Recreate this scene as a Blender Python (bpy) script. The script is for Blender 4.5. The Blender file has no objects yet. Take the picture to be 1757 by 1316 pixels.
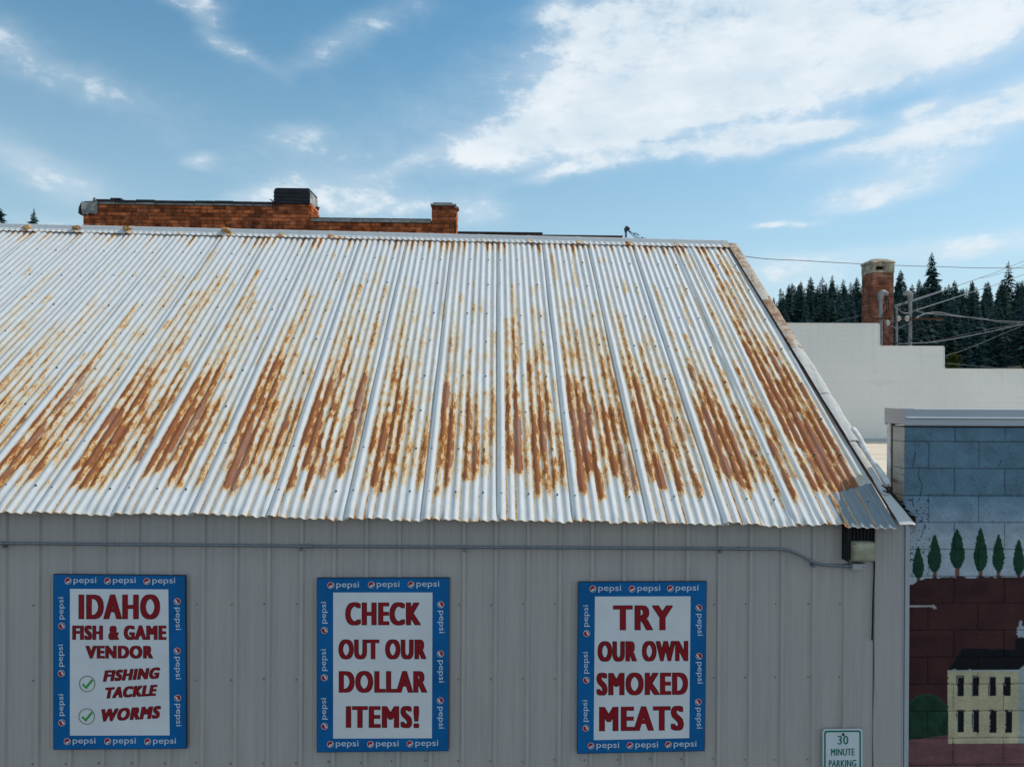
import bpy, bmesh, math, random
import numpy as np
from mathutils import Matrix, Vector

random.seed(7)
S = bpy.context.scene
COL = S.collection
R = math.radians

# ------------------------------------------------------------------ camera
W, H, F = 1757.0, 1316.0, 1210.0          # the photograph's frame, focal length in its pixels
CAM = Vector((0, 0, 5.0))
ROT = Matrix.Rotation(R(-1.5), 3, 'Z') @ Matrix.Rotation(R(90), 3, 'X') @ Matrix.Rotation(0.0065, 3, 'Z')
cd = bpy.data.cameras.new('camera')
cam = bpy.data.objects.new('camera', cd)
COL.objects.link(cam)
cam.matrix_world = Matrix.Translation(CAM) @ ROT.to_4x4()
cd.sensor_width = 36.0
cd.lens = 36.0 * F / W
cd.clip_end = 6000
S.camera = cam


def at(px, py, Y):
    """world point on the plane y = Y seen at a photograph pixel"""
    d = ROT @ Vector(((px - W / 2) / F, -(py - H / 2) / F, -1.0))
    return CAM + d * (Y / d.y)


def pix(p):
    """photograph pixel of a world point"""
    q = ROT.transposed() @ (Vector(p) - CAM)
    return W / 2 + F * q.x / -q.z, H / 2 - F * q.y / -q.z


# ------------------------------------------------------------------ node helper
class NT:
    def __init__(self, tree):
        self.t = tree
        self.n = tree.nodes
        self.l = tree.links

    def node(self, kind, **kw):
        nd = self.n.new(kind)
        for k, v in kw.items():
            setattr(nd, k, v)
        return nd

    def put(self, sock, v):
        if isinstance(v, bpy.types.NodeSocket):
            self.l.new(v, sock)
        elif v is not None:
            if isinstance(v, (tuple, list)) and len(v) == 3 and sock.type == 'RGBA':
                v = (*v, 1)
            sock.default_value = v

    def m(self, op, a, b=None, c=None, clamp=False):
        nd = self.node('ShaderNodeMath', operation=op)
        nd.use_clamp = clamp
        self.put(nd.inputs[0], a)
        if b is not None:
            self.put(nd.inputs[1], b)
        if c is not None:
            self.put(nd.inputs[2], c)
        return nd.outputs[0]

    def smooth(self, x, lo, hi, olo=0.0, ohi=1.0):
        nd = self.node('ShaderNodeMapRange', interpolation_type='SMOOTHSTEP')
        for i, v in enumerate((x, lo, hi, olo, ohi)):
            self.put(nd.inputs[i], v)
        return nd.outputs[0]

    def lin(self, x, lo, hi, olo=0.0, ohi=1.0):
        nd = self.node('ShaderNodeMapRange')
        for i, v in enumerate((x, lo, hi, olo, ohi)):
            self.put(nd.inputs[i], v)
        return nd.outputs[0]

    def mix(self, f, a, b, mode='MIX'):
        nd = self.node('ShaderNodeMix', data_type='RGBA', blend_type=mode)
        self.put(nd.inputs[0], f)
        self.put(nd.inputs[6], a)
        self.put(nd.inputs[7], b)
        return nd.outputs[2]

    def noise(self, vec, scale, detail=4.0, rough=0.55, dist=0.0, out=0):
        nd = self.node('ShaderNodeTexNoise')
        self.put(nd.inputs['Vector'], vec)
        self.put(nd.inputs['Scale'], scale)
        self.put(nd.inputs['Detail'], detail)
        self.put(nd.inputs['Roughness'], rough)
        self.put(nd.inputs['Distortion'], dist)
        return nd.outputs[out]

    def vscale(self, vec, s, off=None):
        nd = self.node('ShaderNodeMapping')
        self.put(nd.inputs['Vector'], vec)
        nd.inputs['Scale'].default_value = s
        if off is not None:
            nd.inputs['Location'].default_value = off
        return nd.outputs[0]

    def ramp(self, f, stops, interp='LINEAR'):
        nd = self.node('ShaderNodeValToRGB')
        nd.color_ramp.interpolation = interp
        el = nd.color_ramp.elements
        while len(el) < len(stops):
            el.new(0.5)
        for e, (p, c) in zip(el, stops):
            e.position = p
            e.color = (*c, 1) if len(c) == 3 else c
        self.put(nd.inputs[0], f)
        return nd.outputs[0]


# ------------------------------------------------------------------ sky, sun, exposure
SUN_EL, SUN_AZ = 50.0, 68.0               # azimuth measured from +Y towards +X
world = bpy.data.worlds.new('World')
S.world = world
world.use_nodes = True
wt = NT(world.node_tree)
bg = world.node_tree.nodes['Background']
sky = wt.node('ShaderNodeTexSky', sky_type='NISHITA', sun_disc=False)
sky.sun_elevation = R(SUN_EL)
sky.sun_rotation = R(SUN_AZ)
sky.altitude = 900
sky.air_density = 1.0
sky.dust_density = 1.2
sky.ozone_density = 3.0
hs = wt.node('ShaderNodeHueSaturation')
hs.inputs['Hue'].default_value = 0.476
hs.inputs['Saturation'].default_value = 1.2
hs.inputs['Value'].default_value = 1.06
wt.put(hs.inputs['Color'], sky.outputs[0])
SKY_STRENGTH = 0.13
tc = wt.node('ShaderNodeTexCoord')
dvec = tc.outputs['Generated']
sep = wt.node('ShaderNodeSeparateXYZ')
wt.put(sep.inputs[0], dvec)
dx, dy, dz = sep.outputs
dyc = wt.m('MAXIMUM', dy, 0.12)
gx = wt.m('DIVIDE', dx, dyc)              # direction on the plane y = 1 (world axes)
gz = wt.m('DIVIDE', dz, dyc)
# clouds lie in a flat layer: noise coordinates squash with height
flat = wt.vscale(dvec, (1.0, 1.0, 2.3))
warp = wt.noise(flat, 2.6, 5, 0.6, out=1)
wsep = wt.node('ShaderNodeSeparateXYZ')
wt.put(wsep.inputs[0], warp)
wx = wt.m('SUBTRACT', wsep.outputs[0], 0.5)
wz = wt.m('SUBTRACT', wsep.outputs[1], 0.5)
gxw = wt.m('MULTIPLY_ADD', wx, 0.16, gx)
gzw = wt.m('MULTIPLY_ADD', wz, 0.09, gz)


def blob(px, py, rx, ry, deg, wgt):
    """one cloud bank: centre and half-sizes given as photograph pixels, turned into directions"""
    d = at(px, py, 1.0)
    cx, cz = d.x, d.z - CAM.z
    c, s_ = math.cos(R(deg)), math.sin(R(deg))
    ax = wt.m('SUBTRACT', gxw, cx)
    az = wt.m('SUBTRACT', gzw, cz)
    u = wt.m('ADD', wt.m('MULTIPLY', ax, c * F / rx), wt.m('MULTIPLY', az, s_ * F / rx))
    v = wt.m('SUBTRACT', wt.m('MULTIPLY', az, c * F / ry), wt.m('MULTIPLY', ax, s_ * F / ry))
    q = wt.m('ADD', wt.m('MULTIPLY', u, u), wt.m('MULTIPLY', v, v))
    return wt.m('MULTIPLY', wt.m('EXPONENT', wt.m('MULTIPLY', q, -0.9)), wgt)


BLOBS = [
    (1290, 60, 330, 95, 8, 1.15), (1600, 25, 300, 95, 12, 1.15), (1150, 165, 270, 80, 16, 1.1),
    (900, 250, 110, 34, 8, 0.95), (1010, 215, 110, 40, 12, 0.9), (1420, 110, 250, 48, 16, 0.75),
    (1085, 75, 100, 80, 35, 1.0), (1040, 165, 90, 55, 25, 0.9), (1180, 20, 120, 50, 10, 0.9),
    (200, 180, 220, 60, -20, 0.26), (700, 200, 200, 60, 20, 0.22), (560, 310, 160, 40, 8, 0.34),
    (1640, 205, 220, 38, 19, 1.1), (1470, 262, 90, 12, 14, 0.4), (1800, 160, 180, 40, 18, 0.9),
    (1550, 308, 150, 30, 17, 0.9), (1480, 345, 90, 16, 14, 0.45),
    (1300, 240, 76, 24, 14, 1.5), (1412, 221, 52, 17, 8, 1.45), (1565, 187, 42, 12, 28, 0.7),
    (1170, 262, 70, 12, 8, 0.5), (985, 298, 70, 12, 16, 0.7), (1345, 394, 70, 9, 5, 0.5),
    (1640, 430, 220, 26, 7, 0.78), (1360, 478, 90, 26, 4, 0.62), (1500, 520, 300, 30, 2, 0.45),
    (60, 285, 140, 40, -22, 0.72), (10, 60, 70, 40, -20, 0.38), (120, 120, 140, 34, -25, 0.26),
    (640, 350, 140, 26, 3, 0.62), (450, 335, 80, 18, 4, 0.45), (820, 370, 60, 26, 3, 0.6), (700, 285, 90, 18, 24, 0.36),
    (375, 45, 66, 24, -58, 0.40), (430, 95, 55, 14, -30, 0.38), (610, 55, 140, 36, 28, 0.50), (340, 5, 70, 16, -10, 0.5),
    (505, 245, 55, 26, 0, 0.46), (332, 272, 34, 12, 6, 0.6), (935, 18, 44, 22, 10, 0.62), (110, 380, 120, 16, 0, 0.35),
]
cov = None
for b in BLOBS:
    o = blob(*b)
    cov = o if cov is None else wt.m('ADD', cov, o)
fr = wt.smooth(dy, 0.2, 0.45)
anyw = wt.smooth(wt.noise(flat, 1.7, 3, 0.5), 0.42, 0.62, 0.15, 1.0)   # unseen sky behind and beside the camera, cloud cover raised to brighten shaded walls
cov = wt.m('ADD', wt.m('MULTIPLY', cov, fr), wt.m('MULTIPLY', anyw, wt.m('SUBTRACT', 1.0, fr)))
cov = wt.m('MINIMUM', cov, 1.25)
tilt = wt.node('ShaderNodeMapping')
wt.put(tilt.inputs['Vector'], dvec)
tilt.inputs['Rotation'].default_value = (0, R(16), 0)
tilt.inputs['Scale'].default_value = (1.0, 1.0, 2.6)
n1 = wt.noise(tilt.outputs[0], 7.0, 9, 0.64, 0.3)
n2 = wt.noise(wt.vscale(dvec, (1.0, 1.0, 1.7)), 26.0, 8, 0.66, 0.15)
fb = wt.m('ADD', wt.m('MULTIPLY', wt.m('SUBTRACT', n1, 0.5), 1.75), wt.m('MULTIPLY', wt.m('SUBTRACT', n2, 0.5), 1.35))
t_ = wt.m('ADD', wt.m('MULTIPLY_ADD', cov, 0.92, -0.30), wt.m('MULTIPLY', fb, wt.smooth(cov, 0.05, 0.5, 0.25, 1.0)))
dens = wt.smooth(t_, -0.05, 0.86)
veil = wt.m('MULTIPLY', wt.smooth(wt.m('MULTIPLY_ADD', fb, 0.30, cov), 0.05, 1.0), 0.5)   # thin veil round the banks
dens = wt.m('MULTIPLY', wt.m('MAXIMUM', dens, veil), 0.95)
shade = wt.smooth(wt.noise(tilt.outputs[0], 6.5, 7, 0.62), 0.32, 0.66)
cloud = wt.mix(shade, (5.2, 6.1, 6.8), (6.7, 7.1, 7.45))
hz = wt.smooth(dz, -0.02, 0.52, 0.72, 0.04)   # pale air near the horizon, all the way round
skyc = wt.mix(hz, hs.outputs[0], (4.1, 5.2, 5.7))
wt.put(bg.inputs['Color'], wt.mix(dens, skyc, cloud))
bg.inputs['Strength'].default_value = SKY_STRENGTH

sl = bpy.data.lights.new('sun', 'SUN')
sl.energy = 2.85
sl.angle = R(0.6)
sl.color = (1.0, 0.945, 0.87)
sun = bpy.data.objects.new('sun', sl)
COL.objects.link(sun)
sdir = Vector((math.sin(R(SUN_AZ)) * math.cos(R(SUN_EL)), math.cos(R(SUN_AZ)) * math.cos(R(SUN_EL)), math.sin(R(SUN_EL))))
sun.rotation_euler = sdir.to_track_quat('Z', 'Y').to_euler()
sun.location = (10, 10, 30)
S.view_settings.view_transform = 'Standard'
S.view_settings.look = 'None'
S.view_settings.exposure = 0.0
S.view_settings.gamma = 1.0
S.view_settings.use_curve_mapping = False
S.cycles.max_bounces = 6
S.cycles.use_denoising = True


# ------------------------------------------------------------------ materials
def mat(name, color=(0.5, 0.5, 0.5), rough=0.7, metal=0.0, spec=0.4):
    m = bpy.data.materials.new(name)
    m.use_nodes = True
    t = NT(m.node_tree)
    b = m.node_tree.nodes['Principled BSDF']
    b.inputs['Base Color'].default_value = (*color, 1)
    b.inputs['Roughness'].default_value = rough
    b.inputs['Metallic'].default_value = metal
    b.inputs['Specular IOR Level'].default_value = spec
    return m, t, b


def grain(name, c, amount=0.2, scale=12.0, rough=0.75, metal=0.0, spec=0.35, stretch=(1, 1, 1), bump=0.0, bscale=80, objvar=0.0, c2=None, soot=False):
    """a plain material with uneven colour, a little relief and per-object variation"""
    m, t, b = mat(name, c, rough, metal, spec)
    g = t.node('ShaderNodeNewGeometry')
    v = t.vscale(g.outputs['Position'], stretch)
    n = t.noise(v, scale, 6, 0.6)
    lo = tuple(x * (1 - amount) for x in c)
    hi = tuple(min(1, x * (1 + amount)) for x in (c2 or c))
    colr = t.mix(t.smooth(n, 0.3, 0.7), lo, hi)
    if soot:
        sn = t.noise(g.outputs['Position'], 2.6, 5, 0.65)
        colr = t.mix(t.smooth(sn, 0.52, 0.72, 0, 0.75), colr, (0.055, 0.030, 0.024))
        ln = t.noise(t.vscale(g.outputs['Position'], (1, 1, 1), (7, 3, 1)), 3.4, 5, 0.65)
        colr = t.mix(t.smooth(ln, 0.60, 0.74, 0, 0.45), colr, (0.40, 0.30, 0.24))
    if objvar:
        oi = t.node('ShaderNodeObjectInfo')
        k = t.lin(oi.outputs['Random'], 0, 1, 1 - objvar, 1 + objvar)
        hv = t.node('ShaderNodeHueSaturation')
        t.put(hv.inputs['Value'], k)
        t.put(hv.inputs['Color'], colr)
        colr = hv.outputs[0]
    t.put(b.inputs['Base Color'], colr)
    if bump:
        bp = t.node('ShaderNodeBump')
        bp.inputs['Strength'].default_value = bump
        bp.inputs['Distance'].default_value = 0.01
        t.put(bp.inputs['Height'], t.noise(v, bscale, 5, 0.65))
        t.put(b.inputs['Normal'], bp.outputs[0])
    return m


# rusting corrugated steel: the amount of rust is a vertex attribute, the shader breaks it into flakes
RUST_STOPS = [(0.0, (0.605, 0.625, 0.622)), (0.26, (0.610, 0.622, 0.607)), (0.34, (0.64, 0.58, 0.46)), (0.42, (0.69, 0.49, 0.25)),
              (0.50, (0.65, 0.345, 0.12)), (0.61, (0.47, 0.195, 0.05)), (0.71, (0.29, 0.098, 0.024)), (0.80, (0.265, 0.088, 0.030)), (1.0, (0.33, 0.118, 0.055))]


def rust_mat(name, use_attr=True, base_level=0.0, tint=None):
    m, t, b = mat(name)
    if use_attr:
        a = t.node('ShaderNodeAttribute', attribute_name='rust')
        lv = a.outputs['Fac']
        uvn = t.node('ShaderNodeUVMap', uv_map='sheet')
        v = uvn.outputs[0]
    else:
        g = t.node('ShaderNodeNewGeometry')
        v = g.outputs['Position']
        lv = base_level
    vs = t.vscale(v, (1.0, 0.42, 1.0))
    a1 = t.noise(t.vscale(v, (1.0, 0.17, 1.0)), 72, 5, 0.66)
    a2 = t.noise(vs, 130, 3, 0.6)
    a3 = t.noise(t.vscale(v, (1, 0.35, 1)), 16, 4, 0.6)
    lvn = t.m('MINIMUM', t.m('MULTIPLY', lv, 3.2), 1.0)
    nz = t.m('ADD', t.m('MULTIPLY', t.m('SUBTRACT', a1, 0.5), 1.15), t.m('MULTIPLY', t.m('SUBTRACT', a2, 0.5), 1.0))
    nz = t.m('ADD', nz, t.m('MULTIPLY', t.m('SUBTRACT', a3, 0.5), 0.45))
    val = t.m('ADD', lv, t.m('MULTIPLY', nz, t.m('MULTIPLY_ADD', lvn, 0.75, 0.25)))
    colr = t.ramp(val, RUST_STOPS)
    wash = t.smooth(t.m('ADD', lv, t.m('MULTIPLY', t.m('SUBTRACT', a3, 0.5), 0.4)), 0.08, 0.42, 0, 0.9)   # weak stain round the rust
    colr = t.mix(t.m('MULTIPLY', wash, t.smooth(val, 0.36, 0.28)), colr, (0.60, 0.545, 0.43))
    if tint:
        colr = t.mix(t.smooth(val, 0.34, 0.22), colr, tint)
    # dull zinc spangle and grime
    sp = t.noise(t.vscale(v, (1, 0.35, 1)), 30, 5, 0.7)
    dirt = t.noise(t.vscale(v, (1.0, 0.10, 1)), 9, 4, 0.6)
    colr = t.mix(1.0, colr, t.ramp(sp, [(0.25, (0.86, 0.87, 0.88)), (0.75, (1.08, 1.08, 1.08))]), 'MULTIPLY')
    colr = t.mix(t.smooth(dirt, 0.48, 0.8, 0, 0.42), colr, (0.44, 0.425, 0.385))
    t.put(b.inputs['Base Color'], colr)
    t.put(b.inputs['Roughness'], t.smooth(val, 0.2, 0.5, 0.58, 0.92))
    b.inputs['Specular IOR Level'].default_value = 0.3
    bp = t.node('ShaderNodeBump')
    bp.inputs['Strength'].default_value = 0.35
    bp.inputs['Distance'].default_value = 0.004
    t.put(bp.inputs['Height'], t.m('MULTIPLY', t.m('ADD', a1, a2), lvn))
    t.put(b.inputs['Normal'], bp.outputs[0])
    return m


M = {}
M['rust_sheet'] = rust_mat('rusting_corrugated_steel')
M['shade_patch_sheet'] = rust_mat('shade_tinted_patch', True, 0.0, (0.235, 0.275, 0.30))  # tint darkens the sheet as the parapet shadow would
M['rusty_lump'] = rust_mat('rusty_sealant', False, 0.52)
# siding: pale grey baked paint with faint vertical streaks
m, t, b = mat('grey_siding_paint', (0.40, 0.405, 0.41), 0.55, 0, 0.4)
g = t.node('ShaderNodeNewGeometry')
st = t.noise(t.vscale(g.outputs['Position'], (1, 1, 0.05)), 26, 4, 0.6)
bl = t.noise(g.outputs['Position'], 1.1, 4, 0.6)
c_ = t.mix(t.smooth(st, 0.3, 0.75), (0.475, 0.425, 0.39), (0.54, 0.48, 0.435))
c_ = t.mix(t.smooth(bl, 0.35, 0.7, 0, 0.5), c_, (0.45, 0.43, 0.41))
grime = t.noise(t.vscale(g.outputs['Position'], (1, 1, 0.10)), 7, 6, 0.7)
c_ = t.mix(t.smooth(grime, 0.54, 0.80, 0, 0.38), c_, (0.27, 0.255, 0.235))
scuff = t.noise(g.outputs['Position'], 22, 6, 0.7)
c_ = t.mix(t.smooth(scuff, 0.64, 0.80, 0, 0.30), c_, (0.58, 0.56, 0.54))
t.put(b.inputs['Base Color'], c_)
bp = t.node('ShaderNodeBump')
bp.inputs['Strength'].default_value = 0.5
bp.inputs['Distance'].default_value = 0.03
t.put(bp.inputs['Height'], t.noise(t.vscale(g.outputs['Position'], (1, 1, 0.35)), 3.0, 3, 0.5))
t.put(b.inputs['Normal'], bp.outputs[0])
M['siding'] = m
M['siding_trim'] = grain('grey_trim_paint', (0.46, 0.47, 0.48), 0.06, 6, 0.5, stretch=(1, 1, 0.2))
M['steel'] = grain('galvanised_conduit', (0.23, 0.255, 0.275), 0.12, 30, 0.4, 0.55)
M['mast'] = grain('weathered_pipe', (0.27, 0.27, 0.265), 0.2, 8, 0.6, 0.2)
M['dark_steel'] = grain('dark_screw_metal', (0.09, 0.09, 0.095), 0.2, 50, 0.5, 0.5)
M['screw_grey'] = grain('dull_grey_screw', (0.24, 0.23, 0.22), 0.2, 50, 0.5, 0.4)
M['black'] = grain('black_plastic', (0.012, 0.012, 0.013), 0.2, 20, 0.6)
M['cable_black'] = grain('black_cable_jacket', (0.015, 0.015, 0.016), 0.1, 20, 0.55)
M['cable_grey'] = grain('grey_aluminium_cable', (0.20, 0.21, 0.22), 0.15, 20, 0.5, 0.3)
M['cable_dull'] = grain('dull_cable_jacket', (0.14, 0.13, 0.12), 0.2, 20, 0.6)
M['lens'] = grain('yellowed_prismatic_plastic', (0.42, 0.385, 0.26), 0.2, 14, 0.35, spec=0.5)
M['louvre'] = grain('dark_louvre', (0.012, 0.0125, 0.014), 0.2, 30, 0.5)
M['sign_blue'] = grain('sign_blue_print', (0.003, 0.135, 0.37), 0.14, 2.2, 0.5, spec=0.2)
M['sign_white'] = grain('sign_white_print', (0.80, 0.80, 0.80), 0.05, 2.6, 0.4, spec=0.5)
M['sign_red'] = grain('sign_red_print', (0.31, 0.005, 0.012), 0.08, 3.0, 0.45)
M['sign_black'] = grain('sign_black_print', (0.012, 0.008, 0.010), 0.05, 3.0, 0.45)
M['sign_edge'] = grain('sign_dark_edge', (0.02, 0.035, 0.07), 0.1, 3.0, 0.5)
M['logo_white'] = grain('logo_white_print', (0.72, 0.75, 0.80), 0.03, 2.0, 0.4)
M['logo_red'] = grain('logo_red_print', (0.46, 0.012, 0.03), 0.05, 2.0, 0.4)
M['logo_navy'] = grain('logo_navy_print', (0.010, 0.030, 0.12), 0.05, 2.0, 0.4)
M['tick_green'] = grain('tick_green_print', (0.05, 0.36, 0.07), 0.05, 2.0, 0.45)
M['ring_green'] = grain('ring_olive_print', (0.10, 0.17, 0.06), 0.05, 2.0, 0.45)
M['park_white'] = grain('parking_sign_white', (0.70, 0.74, 0.75), 0.05, 5.0, 0.35, spec=0.5)
M['park_green'] = grain('parking_sign_green', (0.004, 0.17, 0.115), 0.05, 5.0, 0.4)
M['mortar'] = grain('lime_mortar', (0.20, 0.115, 0.08), 0.35, 10, 0.95)
M['brick'] = grain('old_red_brick', (0.43, 0.094, 0.031), 0.42, 9, 0.95, spec=0.15, objvar=0.5, bump=0.5, bscale=60, c2=(0.50, 0.135, 0.046), soot=True)
M['brick_worn'] = grain('sooty_chimney_brick', (0.32, 0.105, 0.058), 0.34, 7, 0.95, spec=0.15, objvar=0.22, bump=0.5, bscale=60, c2=(0.36, 0.145, 0.085), soot=True)
M['coping'] = grain('weathered_concrete_coping', (0.36, 0.34, 0.31), 0.3, 6, 0.9, bump=0.3)
M['tar'] = grain('tar_roll_roofing', (0.045, 0.042, 0.042), 0.4, 8, 0.85)
M['black_cover'] = grain('black_sheet_metal', (0.016, 0.017, 0.021), 0.4, 9, 0.45, 0.2)
M['flashing'] = grain('stained_sheet_flashing', (0.42, 0.40, 0.36), 0.45, 7, 0.6, 0.2)
M['crown'] = grain('crumbling_mortar_crown', (0.46, 0.39, 0.28), 0.45, 7, 0.95, bump=0.8, bscale=25)
M['fascia'] = grain('brown_wood_fascia', (0.15, 0.105, 0.075), 0.35, 5, 0.85, stretch=(0.3, 1, 3))
M['cap_metal'] = grain('grey_cap_flashing', (0.47, 0.50, 0.53), 0.07, 2.5, 0.38, 0.35, stretch=(0.3, 1, 1))
M['white_trim'] = grain('flaking_white_paint', (0.74, 0.73, 0.70), 0.2, 14, 0.8, bump=0.3)
M['porcelain'] = grain('glazed_porcelain', (0.62, 0.60, 0.52), 0.1, 30, 0.25, spec=0.6)
M['rusty_iron'] = grain('rusty_iron', (0.13, 0.055, 0.032), 0.4, 14, 0.9)
M['debris'] = grain('rotting_leaf_litter', (0.022, 0.018, 0.014), 0.5, 30, 0.95)
M['asphalt'] = grain('asphalt', (0.10, 0.098, 0.094), 0.25, 3, 0.95)
M['hill'] = grain('forest_floor', (0.014, 0.026, 0.018), 0.4, 0.06, 0.95)
M['bark'] = grain('conifer_bark', (0.07, 0.05, 0.035), 0.3, 3, 0.95)
M['pink_roof'] = grain('faded_pink_roof', (0.42, 0.22, 0.18), 0.15, 2, 0.9)
M['pale_wall'] = grain('pale_house_wall', (0.55, 0.53, 0.49), 0.1, 2, 0.9)


def leaf_mat(name, c, var=0.3):
    m, t, b = mat(name, c, 0.9, 0, 0.06)
    oi = t.node('ShaderNodeObjectInfo')
    g = t.node('ShaderNodeNewGeometry')
    n = t.noise(g.outputs['Position'], 0.55, 4, 0.6)
    k = t.m('MULTIPLY', t.lin(oi.outputs['Random'], 0, 1, 1 - var, 1 + var), t.lin(n, 0.25, 0.75, 0.65, 1.35))
    hv = t.node('ShaderNodeHueSaturation')
    t.put(hv.inputs['Value'], k)
    t.put(hv.inputs['Hue'], t.lin(oi.outputs['Random'], 0, 1, 0.485, 0.515))
    t.put(hv.inputs['Color'], (*c, 1))
    t.put(b.inputs['Base Color'], hv.outputs[0])
    return m


M['needles'] = leaf_mat('conifer_needles', (0.040, 0.078, 0.072))  # green lightened towards blue, distance haze put into the needle colour
M['leaves'] = leaf_mat('yellow_green_leaves', (0.085, 0.11, 0.022))

# white block wall of the stepped building: paint over faint coursing, some stains
m, t, b = mat('painted_white_masonry', (0.66, 0.65, 0.63), 0.8, 0, 0.3)
g = t.node('ShaderNodeNewGeometry')
sp = t.node('ShaderNodeSeparateXYZ')
t.put(sp.inputs[0], g.outputs['Position'])
cx = t.node('ShaderNodeCombineXYZ')
t.put(cx.inputs[0], sp.outputs[0])
t.put(cx.inputs[1], sp.outputs[2])
bk = t.node('ShaderNodeTexBrick')
t.put(bk.inputs['Vector'], cx.outputs[0])
bk.inputs['Scale'].default_value = 1.0
bk.inputs['Mortar Size'].default_value = 0.006
bk.inputs['Brick Width'].default_value = 0.40
bk.inputs['Row Height'].default_value = 0.203
bk.inputs['Mortar Smooth'].default_value = 0.6
big = t.noise(g.outputs['Position'], 0.7, 5, 0.6)
drip = t.noise(t.vscale(g.outputs['Position'], (1, 1, 0.08)), 5, 5, 0.65)
hor = t.noise(t.vscale(g.outputs['Position'], (0.10, 1, 1)), 6, 4, 0.6)
c_ = t.mix(t.smooth(big, 0.3, 0.7), (0.77, 0.755, 0.72), (0.83, 0.81, 0.77))
c_ = t.mix(t.smooth(drip, 0.54, 0.8, 0, 0.42), c_, (0.46, 0.46, 0.45))
c_ = t.mix(t.smooth(hor, 0.58, 0.8, 0, 0.28), c_, (0.42, 0.42, 0.42))
c_ = t.mix(t.m('MULTIPLY', bk.outputs['Fac'], 0.15), c_, (0.44, 0.44, 0.44))
t.put(b.inputs['Base Color'], c_)
bp = t.node('ShaderNodeBump')
bp.inputs['Strength'].default_value = 0.25
bp.inputs['Distance'].default_value = 0.01
t.put(bp.inputs['Height'], t.m('SUBTRACT', t.noise(g.outputs['Position'], 14, 5, 0.6), bk.outputs['Fac']))
t.put(b.inputs['Normal'], bp.outputs[0])
M['white_wall'] = m

# flat roof with dusty tan streaks
m, t, b = mat('dusty_tan_roofing', (0.55, 0.46, 0.34), 0.95, 0, 0.2)
g = t.node('ShaderNodeNewGeometry')
n = t.noise(t.vscale(g.outputs['Position'], (0.12, 1, 1)), 3.2, 5, 0.65)
t.put(b.inputs['Base Color'], t.ramp(n, [(0.30, (0.42, 0.33, 0.22)), (0.42, (0.66, 0.56, 0.43)), (0.62, (0.75, 0.68, 0.56))]))
M['tan_roof'] = m

# concrete blocks carrying the painted wall picture: flat print in a vertex colour, grime and relief on top
m, t, b = mat('painted_concrete_block', (0.5, 0.5, 0.5), 0.85, 0, 0.3)
a = t.node('ShaderNodeAttribute', attribute_name='paint')
g = t.node('ShaderNodeNewGeometry')
f1 = t.noise(g.outputs['Position'], 120, 4, 0.7)
f2 = t.noise(g.outputs['Position'], 7, 5, 0.6)
c_ = t.mix(1.0, a.outputs['Color'], t.ramp(f2, [(0.3, (0.80, 0.80, 0.80)), (0.7, (1.15, 1.15, 1.15))]), 'MULTIPLY')
c_ = t.mix(1.0, c_, t.ramp(f1, [(0.28, (0.72, 0.72, 0.72)), (0.55, (1.06, 1.06, 1.06))]), 'MULTIPLY')
t.put(b.inputs['Base Color'], c_)
bp = t.node('ShaderNodeBump')
bp.inputs['Strength'].default_value = 0.6
bp.inputs['Distance'].default_value = 0.006
t.put(bp.inputs['Height'], t.m('ADD', f1, t.m('MULTIPLY', t.noise(g.outputs['Position'], 40, 4, 0.6), 1.2)))
t.put(b.inputs['Normal'], bp.outputs[0])
M['block'] = m
M['block_joint'] = grain('grey_block_mortar', (0.10, 0.07, 0.065), 0.4, 30, 0.95)

# rake trim: old cream paint, rust showing through towards the ridge
m, t, b = mat('peeling_cream_trim', (0.55, 0.52, 0.45), 0.75, 0, 0.3)
a = t.node('ShaderNodeAttribute', attribute_name='rust')
g = t.node('ShaderNodeNewGeometry')
n1_ = t.noise(g.outputs['Position'], 16, 6, 0.65, 0.8)
n2_ = t.noise(g.outputs['Position'], 60, 4, 0.6)
val = t.m('ADD', a.outputs['Fac'], t.m('ADD', t.m('MULTIPLY', t.m('SUBTRACT', n1_, 0.5), 1.3), t.m('MULTIPLY', t.m('SUBTRACT', n2_, 0.5), 0.5)))
t.put(b.inputs['Base Color'], t.ramp(val, [(0.0, (0.60, 0.60, 0.58)), (0.30, (0.56, 0.545, 0.50)), (0.48, (0.50, 0.44, 0.35)), (0.62, (0.40, 0.25, 0.15)), (0.80, (0.22, 0.085, 0.04))]))
bp = t.node('ShaderNodeBump')
bp.inputs['Strength'].default_value = 0.5
bp.inputs['Distance'].default_value = 0.012
t.put(bp.inputs['Height'], n1_)
t.put(b.inputs['Normal'], bp.outputs[0])
M['rake'] = m


# ------------------------------------------------------------------ object helpers
def tag(o, label=None, cat=None, group=None, kind=None):
    if label:
        o['label'] = label
    if cat:
        o['category'] = cat
    if group:
        o['group'] = group
    if kind:
        o['kind'] = kind
    return o


def empty(name, loc, label, cat, group=None):
    o = bpy.data.objects.new(name, None)
    o.empty_display_size = 0.2
    COL.objects.link(o)
    o.location = loc
    return tag(o, label, cat, group)


def link(name, me, parent=None, loc=None):
    """loc and mesh coordinates are world coordinates; parenting keeps them"""
    o = bpy.data.objects.new(name, me)
    COL.objects.link(o)
    if loc is not None:
        o.location = loc
    if parent is not None:
        o.parent = parent
        q = parent
        off = Vector((0, 0, 0))
        while q is not None:
            off += q.location
            q = q.parent
        o.location = Vector(o.location) - off
    return o


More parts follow.
